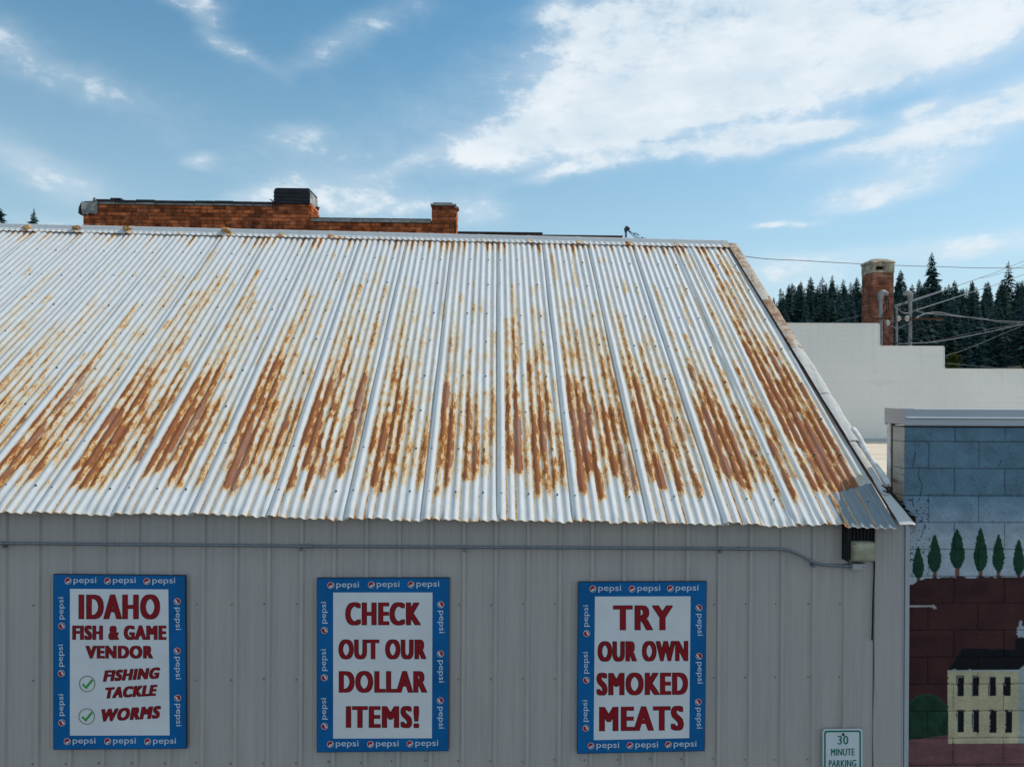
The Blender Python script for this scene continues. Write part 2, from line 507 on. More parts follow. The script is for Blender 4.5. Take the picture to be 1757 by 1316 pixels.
class MB:
    def __init__(self):
        self.v, self.f, self.mi = [], [], []
        self.smooth = []

    def add(self, vs, fs, mi=0, smooth=False):
        k = len(self.v)
        self.v += [tuple(p) for p in vs]
        self.f += [tuple(i + k for i in f) for f in fs]
        self.mi += [mi] * len(fs)
        self.smooth += [smooth] * len(fs)

    def box(self, x0, x1, y0, y1, z0, z1, mi=0):
        self.add([(x0, y0, z0), (x1, y0, z0), (x1, y1, z0), (x0, y1, z0), (x0, y0, z1), (x1, y0, z1), (x1, y1, z1), (x0, y1, z1)],
                 [(0, 3, 2, 1), (4, 5, 6, 7), (0, 1, 5, 4), (1, 2, 6, 5), (2, 3, 7, 6), (3, 0, 4, 7)], mi)

    def prism_y(self, pts, y0, y1, mi=0):
        """outline given as (x, z), counter-clockwise seen from the camera side, between depths y0 < y1"""
        n = len(pts)
        vs = [(x, y0, z) for x, z in pts] + [(x, y1, z) for x, z in pts]
        fs = [tuple(range(n)), tuple(range(2 * n - 1, n - 1, -1))]
        for i in range(n):
            j = (i + 1) % n
            fs.append((i, i + n, j + n, j))
        self.add(vs, fs, mi)

    def prism_x(self, pts, x0, x1, mi=0):
        n = len(pts)
        vs = [(x0, y, z) for y, z in pts] + [(x1, y, z) for y, z in pts]
        fs = [tuple(range(n - 1, -1, -1)), tuple(range(n, 2 * n))]
        for i in range(n):
            j = (i + 1) % n
            fs.append((i, j, j + n, i + n))
        self.add(vs, fs, mi)

    def tube(self, pts, r, sides=8, mi=0, caps=True):
        pts = [Vector(p) for p in pts]
        n = len(pts)
        rs = r if isinstance(r, (list, tuple)) else [r] * n
        vs, fs = [], []
        prev = None
        for i, p in enumerate(pts):
            d = (pts[min(i + 1, n - 1)] - pts[max(i - 1, 0)]).normalized()
            if prev is None:
                a = Vector((0, 0, 1)) if abs(d.z) < 0.9 else Vector((0, 1, 0))
                u = d.cross(a).normalized()
            else:
                u = (prev - d * prev.dot(d)).normalized()
            prev = u
            w = d.cross(u)
            for k in range(sides):
                an = 2 * math.pi * k / sides
                vs.append(p + (u * math.cos(an) + w * math.sin(an)) * rs[i])
        for i in range(n - 1):
            for k in range(sides):
                k2 = (k + 1) % sides
                fs.append((i * sides + k, i * sides + k2, (i + 1) * sides + k2, (i + 1) * sides + k))
        self.add(vs, fs, mi, True)
        if caps:
            self.add([vs[k] for k in range(sides)], [tuple(range(sides - 1, -1, -1))], mi)
            self.add([vs[(n - 1) * sides + k] for k in range(sides)], [tuple(range(sides))], mi)

    def disc_y(self, cx, cz, r, y0, y1, n=20, mi=0):
        """upright disc facing the camera, r may be (rx, rz)"""
        rx, rz = r if isinstance(r, (tuple, list)) else (r, r)
        self.prism_y([(cx + rx * math.cos(2 * math.pi * k / n), cz + rz * math.sin(2 * math.pi * k / n)) for k in range(n)], y0, y1, mi)

    def mesh(self, name, mats):
        me = bpy.data.meshes.new(name)
        me.from_pydata(self.v, [], self.f)
        for mm in (mats if isinstance(mats, (list, tuple)) else [mats]):
            me.materials.append(mm)
        me.polygons.foreach_set('material_index', self.mi)
        me.polygons.foreach_set('use_smooth', self.smooth)
        me.update()
        return me

    def build(self, name, mats, parent=None, loc=None, bevel=0.0, seg=2):
        o = link(name, self.mesh(name, mats), parent, loc)
        if bevel:
            md = o.modifiers.new('edge', 'BEVEL')
            md.width = bevel
            md.segments = seg
            md.limit_method = 'ANGLE'
            md.angle_limit = R(40)
        return o


def grid_mesh(name, P, mats, attrs=None, uv=None, smooth=True):
    """P: numpy array (rows, cols, 3)"""
    r, c = P.shape[:2]
    me = bpy.data.meshes.new(name)
    nv = r * c
    me.vertices.add(nv)
    me.vertices.foreach_set('co', P.reshape(-1).astype(np.float32))
    i = (np.arange(r - 1)[:, None] * c + np.arange(c - 1)[None, :]).reshape(-1)
    q = np.stack([i, i + c, i + c + 1, i + 1], 1).astype(np.int32)
    nf = len(q)
    me.loops.add(nf * 4)
    me.loops.foreach_set('vertex_index', q.reshape(-1))
    me.polygons.add(nf)
    me.polygons.foreach_set('loop_start', np.arange(nf, dtype=np.int32) * 4)
    me.polygons.foreach_set('loop_total', np.full(nf, 4, np.int32))
    me.polygons.foreach_set('use_smooth', np.full(nf, smooth, bool))
    if uv is not None:
        l = me.uv_layers.new(name='sheet')
        l.data.foreach_set('uv', uv.reshape(-1, 2)[q.reshape(-1)].reshape(-1).astype(np.float32))
    for k, a in (attrs or {}).items():
        if a.ndim == 3:
            at_ = me.attributes.new(k, 'FLOAT_COLOR', 'POINT')
            cc = np.ones((nv, 4), np.float32)
            cc[:, :3] = a.reshape(-1, 3)
            at_.data.foreach_set('color', cc.reshape(-1))
        else:
            at_ = me.attributes.new(k, 'FLOAT', 'POINT')
            at_.data.foreach_set('value', a.reshape(-1).astype(np.float32))
    for mm in (mats if isinstance(mats, (list, tuple)) else [mats]):
        me.materials.append(mm)
    me.update()
    me.validate()
    return me


def vnoise(x, y, seed=0):
    """smooth value noise in 0..1 for numpy arrays"""
    rg = np.random.RandomState(seed)
    T = rg.rand(256, 256)
    x = np.asarray(x, float)
    y = np.asarray(y, float)
    xi, yi = np.floor(x).astype(int), np.floor(y).astype(int)
    fx, fy = x - xi, y - yi
    fx, fy = fx * fx * (3 - 2 * fx), fy * fy * (3 - 2 * fy)
    a = T[xi % 256, yi % 256]
    b_ = T[(xi + 1) % 256, yi % 256]
    c = T[xi % 256, (yi + 1) % 256]
    d = T[(xi + 1) % 256, (yi + 1) % 256]
    return (a * (1 - fx) + b_ * fx) * (1 - fy) + (c * (1 - fx) + d * fx) * fy


def sstep(a, b, x):
    q = np.clip((x - a) / (b - a), 0, 1)
    return q * q * (3 - 2 * q)


# ------------------------------------------------------------------ ground and hills
def hill_z(x, y):
    x = np.asarray(x, float)
    y = np.asarray(y, float)
    right = np.clip(y - 128, 0, 190) * 0.215
    left = np.clip(y - 95, 0, 150) * 0.33
    k = sstep(-50, 10, x)
    z = left * (1 - k) + right * k
    z = z + (vnoise(x / 23.0, y / 23.0, 3) - 0.5) * 4.0 * sstep(120, 170, y)
    far = np.clip(y - 320, 0, 900) * 0.02
    return np.where(y > 95, z - far, 0.0) - 0.4 * (1 - sstep(96, 132, y))


gm = MB()
gm.add([(-3000, -3000, 0), (3000, -3000, 0), (3000, 3000, 0), (-3000, 3000, 0)], [(0, 1, 2, 3)])
tag(gm.build('ground', M['asphalt']), kind='structure')
xs = np.linspace(-420, 420, 85)
ys = np.linspace(92, 520, 60)
XX, YY = np.meshgrid(xs, ys)
P = np.stack([XX, YY, hill_z(XX, YY)], 2)
tag(link('hill', grid_mesh('hill', P[:, ::-1], M['hill'])), kind='structure')

# ------------------------------------------------------------------ metal building
YE, YR, YW = 4.95, 8.42, 5.08           # eave, ridge and front wall depths
E0, E1 = at(0, 879, YE), at(1540, 905, YE)
R0, R1 = at(0, 391, YR), at(1245, 420, YR)
sE, sR = (E1.z - E0.z) / (E1.x - E0.x), (R1.z - R0.z) / (R1.x - R0.x)


def eave_z(x):
    return E0.z + (x - E0.x) * sE


def ridge_z(x):
    return R0.z + (x - R0.x) * sR


NRM = Vector((0, -(ridge_z(0) - eave_z(0)), YR - YE)).normalized()     # roof normal
SLOPE = math.hypot(YR - YE, ridge_z(0) - eave_z(0))


def roof(x, v, up=0.0):
    """point on the front slope: v 0 at the ridge, 1 at the eave"""
    z = ridge_z(x) * (1 - v) + eave_z(x) * v
    return Vector((x, YR + (YE - YR) * v, z)) + NRM * up


XL, XR = -7.4, 2.98
bld = empty('metal_building', (0, YW, 0), 'grey metal sided building with long rusty corrugated roof', 'building')

# front wall: a backing sheet with ribbed panels as its pieces
fw = MB()
fw.add([(XL, YW + 0.02, 0), (XR - 0.03, YW + 0.02, 0), (XR - 0.03, YW + 0.02, eave_z(XR) + 0.02), (XL, YW + 0.02, eave_z(XL) + 0.02),
        (XL, YW + 0.12, 0), (XR - 0.03, YW + 0.12, 0), (XR - 0.03, YW + 0.12, eave_z(XR) + 0.02), (XL, YW + 0.12, eave_z(XL) + 0.02)],
       [(0, 1, 2, 3), (7, 6, 5, 4), (1, 5, 6, 2), (4, 0, 3, 7)])
front = fw.build('front_wall', M['siding_trim'], bld)
RX0 = at(5.5, 950, YW).x
RP = (at(1497, 1200, YW).x - RX0) / 27.0          # rib spacing


def panel(i0, n, x_end=None, skip=None):
    prof = []
    for i in range(i0, i0 + n):
        x = RX0 + i * RP
        prof += [(x - 0.001, 0), (x + 0.007, -0.019), (x + 0.030, -0.019), (x + 0.038, 0)]
        for f_ in (0.40, 0.70):
            xm = x + RP * f_
            prof += [(xm - 0.012, 0), (xm - 0.005, -0.0035), (xm + 0.005, -0.0035), (xm + 0.012, 0)]
    prof.append((RX0 + (i0 + n) * RP + 0.004, -0.001))
    off = 0.0015 * (i0 // 3 % 2)
    vs, fs = [], []
    for x, d in prof:
        vs += [(x, YW + d - off, 0.0), (x, YW + d - off, eave_z(x) + 0.055)]
    for k in range(len(prof) - 1):
        fs.append((2 * k, 2 * k + 2, 2 * k + 3, 2 * k + 1))
    mb = MB()
    mb.add(vs, fs)
    return mb.build('wall_panel', M['siding'], front)


for i in range(-15, 24, 3):
    panel(i, 3)
panel(24, 2)
# the panel holding the lamp stops under the lamp
LX0, LX1 = at(1455, 930, YW).x, at(1502, 930, YW).x
LZ0 = at(1478, 964, YW).z
mb = MB()
x26, x27 = RX0 + 26 * RP, RX0 + 27 * RP
prof = [(x26 - 0.001, 0), (x26 + 0.007, -0.019), (x26 + 0.030, -0.019), (x26 + 0.038, 0)]
for f_ in (0.42, 0.70):
    xm = x26 + RP * f_
    prof += [(xm - 0.012, 0), (xm - 0.005, -0.0035), (xm + 0.005, -0.0035), (xm + 0.012, 0)]
prof.append((x27, 0))
vs, fs = [], []
for x, d in prof:
    top = eave_z(x) + 0.055 if x < LX0 - 0.001 else LZ0
    vs += [(x, YW + d, 0.0), (x, YW + d, top)]
for k in range(len(prof) - 1):
    fs.append((2 * k, 2 * k + 2, 2 * k + 3, 2 * k + 1))
mb.add(vs, fs)
mb.build('wall_panel', M['siding'], front)
# corner panel standing a little proud, its left edge bowed off the wall
XC0, XC1 = at(1499, 1100, YW).x, at(1547, 1100, YW).x
zs = np.linspace(0, 1, 40)
prof = [(0.0, 0.012), (0.0, -0.012), (0.25, -0.012), (0.30, -0.015), (0.36, -0.012), (0.58, -0.012), (0.63, -0.015), (0.69, -0.012), (1.0, -0.012)]
P = np.zeros((40, len(prof), 3))
for r_, zz in enumerate(zs):
    z = zz * (eave_z(XC0) + 0.05)
    for c_i, (u, d) in enumerate(prof):
        wob = 0.004 * math.sin(z * 7) * (u < 0.1) if z < at(1497, 1068, YW).z else 0
        P[r_, c_i] = (XC0 + (XC1 - XC0) * u + wob, YW + d, z)
link('corner_panel', grid_mesh('corner_panel', P[::-1], M['siding'], smooth=False), front)
mb = MB()
xa, xb = XC1, at(1557, 1100, YW).x
mb.box(xa - 0.001, xa + 0.006, YW - 0.016, YW + 0.3, 0, eave_z(xa) + 0.03)
mb.box(xa + 0.012, xb, YW - 0.022, YW + 0.34, 0, eave_z(xa) + 0.015)
mb.build('corner_trim', M['siding_trim'], front)
# hex head screws in rows beside the ribs: too small to pick apart
mb = MB()
rs_ = random.Random(3)
for i in range(-14, 27):
    x = RX0 + i * RP - 0.016
    for row, (za, zb) in enumerate(((1032, 1040), (1163, 1163), (1305, 1303))):
        z = at(0, za, YW).z + (x - RX0) * 0.001 - 0.0065 * 0 * x
        z = at(878, (za + zb) / 2, YW).z + rs_.uniform(-.006, .006)
        for dx_ in ((0, 0.026) if i % 3 == 0 and row < 3 and i % 2 == 0 else (0,)):
            if i in (26,) and row == 9:
                continue
            mb.disc_y(x + dx_ - (0.012 if dx_ == 0 and i % 6 == 0 else 0), z, 0.0050, YW - 0.009, YW - 0.0005, 6)
tag(mb.build('siding_screws', M['screw_grey'], front), 'rows of small dark screw heads', kind='stuff')

# other walls and the far slope, so that the building is whole from the side
mb = MB()
BK = YR + (YR - YE)
zr, ze = ridge_z(XR), eave_z(XR)
xg = XR - 0.06
mb.add([(xg, YW + 0.34, 0), (xg, BK - 0.15, 0), (xg, BK - 0.15, ze), (xg, YR, zr - 0.08), (xg, YW + 0.34, ze + 0.2)], [(0, 1, 2, 3, 4)])
mb.add([(XL, YW + 0.1, 0), (XL, BK - 0.15, 0), (XL, BK - 0.15, eave_z(XL)), (XL, YR, ridge_z(XL) - 0.08), (XL, YW + 0.1, eave_z(XL))], [(4, 3, 2, 1, 0)])
mb.add([(XL, BK - 0.15, 0), (xg, BK - 0.15, 0), (xg, BK - 0.15, ze), (XL, BK - 0.15, eave_z(XL))], [(3, 2, 1, 0)])
mb.build('gable_wall', M['siding'], bld)
mb = MB()
n_ = 40
for k in range(n_):
    x0 = XL + (XR - 0.2 - XL) * k / n_
    x1 = XL + (XR - 0.2 - XL) * (k + 1) / n_
    mb.add([(x0, YR, ridge_z(x0) - 0.02), (x1, YR, ridge_z(x1) - 0.02), (x1, BK, eave_z(x1)), (x0, BK, eave_z(x0))], [(0, 1, 2, 3)])
    mb.add([roof(x0, 0.012, -0.03), roof(x1, 0.012, -0.03), roof(x1, 0.955, -0.03), roof(x0, 0.955, -0.03)], [(3, 2, 1, 0)])
roofo = mb.build('roof', M['tar'], bld)

SW = 0.535                               # cover width of one sheet
NC = 8                                   # corrugations per sheet
AMP = 0.0069
SEAM0 = at(853, 880, YE).x
# rust habit of each sheet, seam x -> (start of streaks, start of heavy rust, strength)
HABIT = {-12: (.60, .8, .6), -11: (.5, .7, .75), -10: (.45, .7, .8), -9: (.42, .66, .85), -8: (.40, .62, .9), -7: (.40, .60, 0.86), -6: (.33, .58, 1.04), -5: (.30, .56, 0.90),
         -4: (.36, .55, 1.00), -3: (.30, .55, 1.08), -2: (.30, .54, 0.92), -1: (.40, .52, 0.84), 0: (.42, .50, 0.98), 1: (.26, .53, 1.06), 2: (.38, .52, 0.88),
         3: (.40, .60, 0.98), 4: (.20, .50, .95), 5: (.10, .42, 1.1)}


def sheet(k, x0, ncor):
    rg = np.random.RandomState(100 + k)
    per = SW / NC
    spc = 10
    nu = int(ncor * spc) + 1
    nv = 230
    u = np.arange(nu) / spc                           # in corrugations
    v = np.linspace(0, 1, nv)
    U, V = np.meshgrid(u, v)
    S_ = V * SLOPE
    ph = U - np.floor(U)
    j = np.floor(U).astype(int)
    wave = -np.cos(2 * np.pi * U) * AMP
    width = ncor * per
    lift = 0.012 * (1 - np.clip(U / 6.0, 0, 1)) + 0.0015
    warp_ = (vnoise(U * 0.35 + k * 9, S_ * 1.3, 11) - 0.5) * 0.009 + (vnoise(U * 1.1 + k * 9, S_ * 4.0, 12) - 0.5) * 0.003
    dent = -0.010 * np.exp(-((V - 1) / 0.012) ** 2) * (vnoise(U * 0.9 + k * 5, U * 0, 13) > 0.72)
    hgt = wave + lift + warp_ + dent
    X = x0 + U * per + (vnoise(S_ * 0.8 + k, U * 0, 14) - 0.5) * 0.004
    Vx = V.copy()
    edge = (rg.rand() - 0.5) * 0.004 + (U / ncor - 0.5) * 0.002 + (vnoise(U * 1.3 + k * 3, U * 0, 15) - 0.5) * 0.0025
    Vx = V * (1 + edge * sstep(0.9, 1.0, V))
    RZ = R0.z + (X - R0.x) * sR
    EZ = E0.z + (X - E0.x) * sE
    Z = RZ * (1 - Vx) + EZ * Vx + NRM.z * hgt
    Y = YR + (YE - YR) * Vx + NRM.y * hgt
    # --- rust
    s1, s2, stg = HABIT.get(k, (.45, .6, .8))
    A = np.array([0.10, 1.0, 1.05, .92, .95, .84, .80, .58, .05, .05])[:10] * rg.uniform(.78, 1.12, 10)
    A[rg.randint(3, 7)] *= 0.55
    if k == 5:
        A = np.array([0.15, 1.0, 1.05, .9, .95, .8, .7, .2, .1, .1])
    if k == 4:
        A = np.array([0.1, .9, .6, .2, .1, .1, .1, .1, .1, .1])
    ROW = 0.0725                                      # rust starts at the purlin and screw rows
    st1 = np.clip(s1 - .05 + np.round(rg.uniform(-2.4, 2.6, 10)) * ROW + rg.uniform(-.012, .012, 10), .04, .9)
    st2 = np.clip(s2 + np.round(rg.uniform(-.6, 2.0, 10)) * ROW + rg.uniform(-.008, .008, 10), .05, .9)
    en = .938 + rg.uniform(-.045, .022, 10)
    jj = np.clip(j, 0, 9)
    wig = (vnoise(U * 2.6 + k * 31, S_ * 9, 21) - 0.5) * 0.022
    p1 = sstep(st1[jj], st1[jj] + .03, V + wig) * (0.45 + 0.22 * sstep(s2 - .1, .8, V))
    p2 = sstep(st2[jj] - .004, st2[jj] + .022, V + wig * .5) * (0.16 + .20 * sstep(.55, .84, V))
    end = 1 - sstep(en[jj] - .02, en[jj] + .02, V + wig)
    n_a = vnoise(S_ / .75 + k * 17, jj * 3.7, 22)
    n_b = vnoise(S_ / .20 + k * 7, jj * 5.3 + ph * 1.5, 23)
    n_c = vnoise(S_ / .05 + k * 3, U * 3.1, 24)
    c0 = 0.33 + 0.10 * rg.rand(10)[jj]          # which side of the crest carries the stripe
    wd = .23 + .13 * rg.rand(10)[jj]
    strip = np.exp(-((ph - c0) / wd) ** 2)
    lvl = (p1 + p2) * A[jj] * stg * end
    lvl = lvl * (0.47 + 0.56 * strip) * (0.70 + .60 * n_a) + lvl * (n_b - .5) * .75 + lvl * (n_c - .5) * .45
    # thin brown lines in the valleys, dripping below the rusty field
    val_ = np.exp(-((ph - .04) / .09) ** 2) + np.exp(-((ph - 1.02) / .09) ** 2)
    drip = val_ * sstep(en[jj] - .06, en[jj], V) * np.clip(A[jj] - .25, 0, 1) * (0.62 + .5 * vnoise(jj * 9.1 + k, V * 2, 25))
    thin = val_ * sstep(.0, .1, V) * (vnoise(jj * 7.7 + k * 3, S_ / .9, 26) > .45) * .36 * (V < .93)
    lf = np.exp(-((ph - .16) / .22) ** 2) + np.exp(-((ph - 1.10) / .12) ** 2)
    top = sstep(.062 + .05 * vnoise(jj * 3.3 + k, U * 0, 32), .026, V) * (.30 + .55 * (vnoise(U * .7 + k * 8, U * 0, 27) > .45)) * lf + sstep(.16, .03, V) * (vnoise(jj * 1.7 + k * 8, U * 0, 28) > .72) * .62 * strip
    foot = np.exp(-((1 - V) / .012) ** 2) * (vnoise(U * .8 + k * 4, U * 0, 29) > .62) * np.exp(-((ph - .05) / .3) ** 2) * .55 + np.exp(-((1 - V) / .003) ** 2) * .35
    spots = (vnoise(U * 1.4 + k * 11, S_ * 1.9, 30) > .86) * (.25 + .75 * vnoise(U * 6 + k, S_ * 7, 31)) * .52 * (V < .6)
    rust = np.maximum.reduce([lvl, drip, thin, top, foot, spots])
    if k == 5:
        rust = np.maximum(rust, .66 * val_ * sstep(.88, .93, V) * (j > 3) * (j % 2 == 1))
        rust = np.maximum(rust, .8 * np.exp(-((U - 3.3) / .5) ** 2) * sstep(.93, .96, V))
    P = np.stack([X, Y, Z], 2)
    # turned-down lip along the left edge
    lip = P[:, :1].copy() - np.array(NRM)[None, None, :] * 0.017
    P = np.concatenate([lip, P], 1)
    rust = np.concatenate([rust[:, :1], rust], 1)
    uu = np.concatenate([U[:, :1] - .1, U], 1)
    uv = np.stack([uu * per + k * 1.37, np.concatenate([S_[:, :1], S_], 1) + k * 3.1], 2)
    me = grid_mesh('roof_sheet', P, M['rust_sheet'], {'rust': rust}, uv)
    return link('roof_sheet', me, roofo)


X4, X5 = at(1154, 420, YR).x, at(1180, 420, YR).x
XRK = at(1245, 420, YR).x
for k in range(-14, 4):
    sheet(k, SEAM0 + k * SW, 8.5)
sheet(4, X4, 3.2)
sheet(5, X5, 8.3)

# short patch sheet over the right eave corner, parapet shadow put into its grey
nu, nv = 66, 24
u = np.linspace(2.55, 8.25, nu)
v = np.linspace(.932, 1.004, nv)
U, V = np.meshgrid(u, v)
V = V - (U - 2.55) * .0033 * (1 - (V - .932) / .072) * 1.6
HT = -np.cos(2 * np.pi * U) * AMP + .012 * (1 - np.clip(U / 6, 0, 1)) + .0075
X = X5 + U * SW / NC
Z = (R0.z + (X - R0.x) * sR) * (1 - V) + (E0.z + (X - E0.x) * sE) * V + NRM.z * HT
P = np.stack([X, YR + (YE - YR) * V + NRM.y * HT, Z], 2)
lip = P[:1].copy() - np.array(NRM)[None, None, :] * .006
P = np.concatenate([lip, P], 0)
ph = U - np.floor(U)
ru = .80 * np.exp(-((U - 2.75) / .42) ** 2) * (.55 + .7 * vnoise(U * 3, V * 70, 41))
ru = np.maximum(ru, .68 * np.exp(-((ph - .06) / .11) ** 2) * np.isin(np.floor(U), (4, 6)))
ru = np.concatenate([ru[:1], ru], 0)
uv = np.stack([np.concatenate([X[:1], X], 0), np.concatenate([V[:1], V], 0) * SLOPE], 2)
tag(link('shade_patch_sheet', grid_mesh('shade_patch_sheet', P, M['shade_patch_sheet'], {'rust': ru}, uv), roofo), 'short corrugated patch sheet coloured dark as shadow at the eave corner')

# screws on the crests of the sheets
mb = MB()
rs_ = random.Random(5)
for k in range(-14, 6):
    x0 = SEAM0 + k * SW if k < 4 else (X4 if k == 4 else X5)
    for r_ in range(9):
        v = [.03, .125, .25, .385, .50, .62, .735, .835, .945][r_] + rs_.uniform(-.004, .004)
        for c_ in ((.5, 3.5, 6.5) if k != 4 else (.5,)):
            if rs_.random() < .06:
                continue
            p = roof(x0 + c_ * SW / NC + rs_.uniform(-.006, .006), v, AMP + .008 + .003)
            r0 = 0.0072
            ring = []
            for q in range(6):
                an = q * math.pi / 3
                ring.append(p + Vector((math.cos(an) * r0, 0, 0)) + Vector((0, NRM.z, -NRM.y)) * math.sin(an) * r0)
            mb.add(ring + [q_ - NRM * .012 for q_ in ring], [tuple(range(6))] + [(i, i + 6, (i + 1) % 6 + 6, (i + 1) % 6) for i in range(6)])
tag(mb.build('roof_screws', M['dark_steel'], roofo), 'rows of small dark roofing screws', kind='stuff')

# ridge capping: short lengths with a corrugated skirt
CAPX = [at(px, 405, YR).x for px in (47, 1238)]
CW = (CAPX[1] - CAPX[0]) / 14.0


def ridge_cap(i):
    x0 = CAPX[0] + i * CW
    x1 = min(x0 + CW + 0.02, XRK + 0.02)
    rg = np.random.RandomState(40 + i)
    nu, nv = 73, 16
    u = np.linspace(x0, x1, nu)
    P = np.zeros((nv, nu, 3))
    rust = np.zeros((nv, nu))
    for r_ in range(nv):
        q = r_ / (nv - 1)
        if q < .4:                                     # over the top roll
            an = R(-40 + 110 * (q / .4))
            off_y = math.sin(R(70) - an) * .03 - .0
            yy, zz = -.030 * math.sin(an), .030 * math.cos(an) + .022
            s_down = None
        else:
            s_down = (q - .4) / .6 * .088 + 0.02
        for c_i, x in enumerate(u):
            ph = (x - SEAM0) / (SW / NC)
            wv = -math.cos(2 * math.pi * ph) * .0055
            if s_down is None:
                P[r_, c_i] = (x, YR + yy, ridge_z(x) + zz)
            else:
                k_ = min(1, max(0, (s_down - .035) / .03))
                p = roof(x, s_down / SLOPE, .022 + wv * k_ - .004 * k_)
                P[r_, c_i] = p
    xr = (u - x0) / CW
    e1 = np.exp(-(xr / .16) ** 2) * rg.uniform(.2, .85)
    for r_ in range(nv):
        q = r_ / (nv - 1)
        rust[r_] = e1 * (q > .45) * (.4 + .9 * vnoise(u * 30 + i * 5, np.full(nu, q * 5), 51)) + .75 * (q > .97)
        rust[r_] = np.maximum(rust[r_], (vnoise(u * 9 + i * 3, np.full(nu, q * 2), 52) > .83) * .45 * (q > .6))
    P[:, :, 2] += .004 * np.exp(-((xr - 0) / .08) ** 2)[None, :]
    uv = np.stack(np.broadcast_arrays(u[None, :] + 50, (np.arange(nv) * .012)[:, None] + i), 2)
    link('ridge_cap', grid_mesh('ridge_cap', P, M['rust_sheet'], {'rust': rust}, uv), roofo)


for i in range(-3, 15):
    ridge_cap(i)
# lumps of rusty sealant over the first joints
me = None
for px, py, s_ in ((47, 388, 1.0), (132, 387, .85), (218, 388, .9), (388, 390, 1.0), (-40, 386, .9)):
    bm = bmesh.new()
    bmesh.ops.create_icosphere(bm, subdivisions=2, radius=1.0)
    rg = random.Random(px)
    for v in bm.verts:
        v.co = Vector((v.co.x * .058, v.co.y * .040, v.co.z * .034)) * s_ * rg.uniform(.7, 1.25)
    me = bpy.data.meshes.new('rusty_joint_lump')
    bm.to_mesh(me)
    bm.free()
    me.materials.append(M['rusty_lump'] if 'rusty_lump' in M else M['rusty_iron'])
    p = at(px, py + 4, YR - .04)
    link('rusty_joint_lump', me, roofo, p)


# rake trim along the right edge: overlapping lengths of painted flashing
def rake_x(v):
    a, b_ = at(1247, 418, YR).x, at(1543, 899, YE).x
    return a + (b_ - a) * v


def rake(v0, v1, w0, w1, rust0, up, seed, ragged=0.006, name='rake_trim', label=None, flare=0.0):
    rg = np.random.RandomState(seed)
    nv, nu = 40, 7
    P = np.zeros((nv, nu + 1, 3))
    ru = np.zeros((nv, nu + 1))
    for r_ in range(nv):
        q = r_ / (nv - 1)
        v = v0 + (v1 - v0) * q
        w = w0 + (w1 - w0) * q + (vnoise(np.array([q * 26.0]), np.array([seed * 1.0]), 61)[0] - .5) * ragged + (vnoise(np.array([q * 7.0]), np.array([seed * 1.0]), 63)[0] - .5) * ragged * .6
        for c_i in range(nu):
            x = rake_x(v) + w * c_i / (nu - 1)
            bulge = .006 * math.sin(math.pi * c_i / (nu - 1)) + (vnoise(np.array([q * 6 + c_i]), np.array([seed * 2.0]), 62)[0] - .5) * .006
            P[r_, c_i] = roof(x, v, up + bulge + .006 * q)
        P[r_, nu] = P[r_, nu - 1] - np.array((0.0, 0, .07))
        ru[r_, :] = rust0 * (1 - .3 * q)
    o = link(name, grid_mesh(name, P, M['rake'], {'rust': ru}, None, True), roofo)
    if label:
        o['label'] = label
    return o


rake(0.0, 0.30, .112, .108, .62, .018, 1, .003)
rake(0.28, 0.50, .108, .104, .72, .022, 2, .004)
rake(0.485, 0.66, .106, .102, .30, .024, 3, .007)
rake(0.645, 0.80, .104, .092, .22, .026, 4, .008)
rake(0.785, 0.935, .058, .055, .30, .024, 5, .003)
rake(0.90, 0.999, .056, .115, .10, .018, 6, .002, label='grey flared foot of the edge trim')
# dark gap board below the trim
mb = MB()
for k in range(20):
    va, vb = k / 20 * .985, (k + 1) / 20 * .985
    xa, xb = rake_x(va) - .012, rake_x(vb) - .012
    mb.add([roof(xa, va, .012), roof(xa + .05, va, .012), roof(xb + .05, vb, .012), roof(xb, vb, .012)], [(3, 2, 1, 0)])
mb.build('edge_gap_strip', M['rusty_iron'], roofo)
# loose rolled strip of white flashing outside the trim
pts, rr = [], []
for k in range(15):
    q = k / 14
    v = .765 + .145 * q
    p = roof(rake_x(v) + .096 + .004 * math.sin(q * 9), v, .020)
    pts.append(p)
    rr.append(.024 + .004 * math.sin(q * 7 + 1) - .006 * (q > .93))
mb = MB()
mb.tube(pts, rr, 8)
tag(mb.build('rolled_flashing', M['white_trim'], roofo), 'curled white strip of loose flashing')

# ------------------------------------------------------------------ things fixed to the metal wall
YC = YW - .045
zc = lambda px: None
pts = []
for px, py in ((-420, 928), (0, 932), (300, 934.5), (534, 937), (900, 939), (1150, 940.5), (1268, 941.5), (1340, 942), (1350, 943.5), (1360, 946.5), (1378, 955), (1392, 962.5), (1401, 966.5), (1412, 969), (1422, 969.8), (1450, 970.5), (1462, 971)):
    pts.append(at(px, py, YC))
con = empty('electrical_conduit', (pts[1].x, YC, pts[1].z), 'thin grey metal conduit running under the eave to a small junction box', 'conduit')
mb = MB()
mb.tube(pts, .0105, 10)
mb.build('pipe', M['steel'], con)
for px, py in ((531, 937), (1272, 941.5), (1453, 970.6)):
    mb = MB()
    c = at(px, py, YC)
    mb.tube([c - Vector((.024, 0, 0)), c - Vector((.006, 0, 0))], .0140, 10)
    mb.tube([c - Vector((.006, 0, 0)), c + Vector((.006, 0, 0))], .0125, 10)
    mb.tube([c + Vector((.006, 0, 0)), c + Vector((.024, 0, 0))], .0140, 10)
    mb.build('coupling', M['steel'], con)
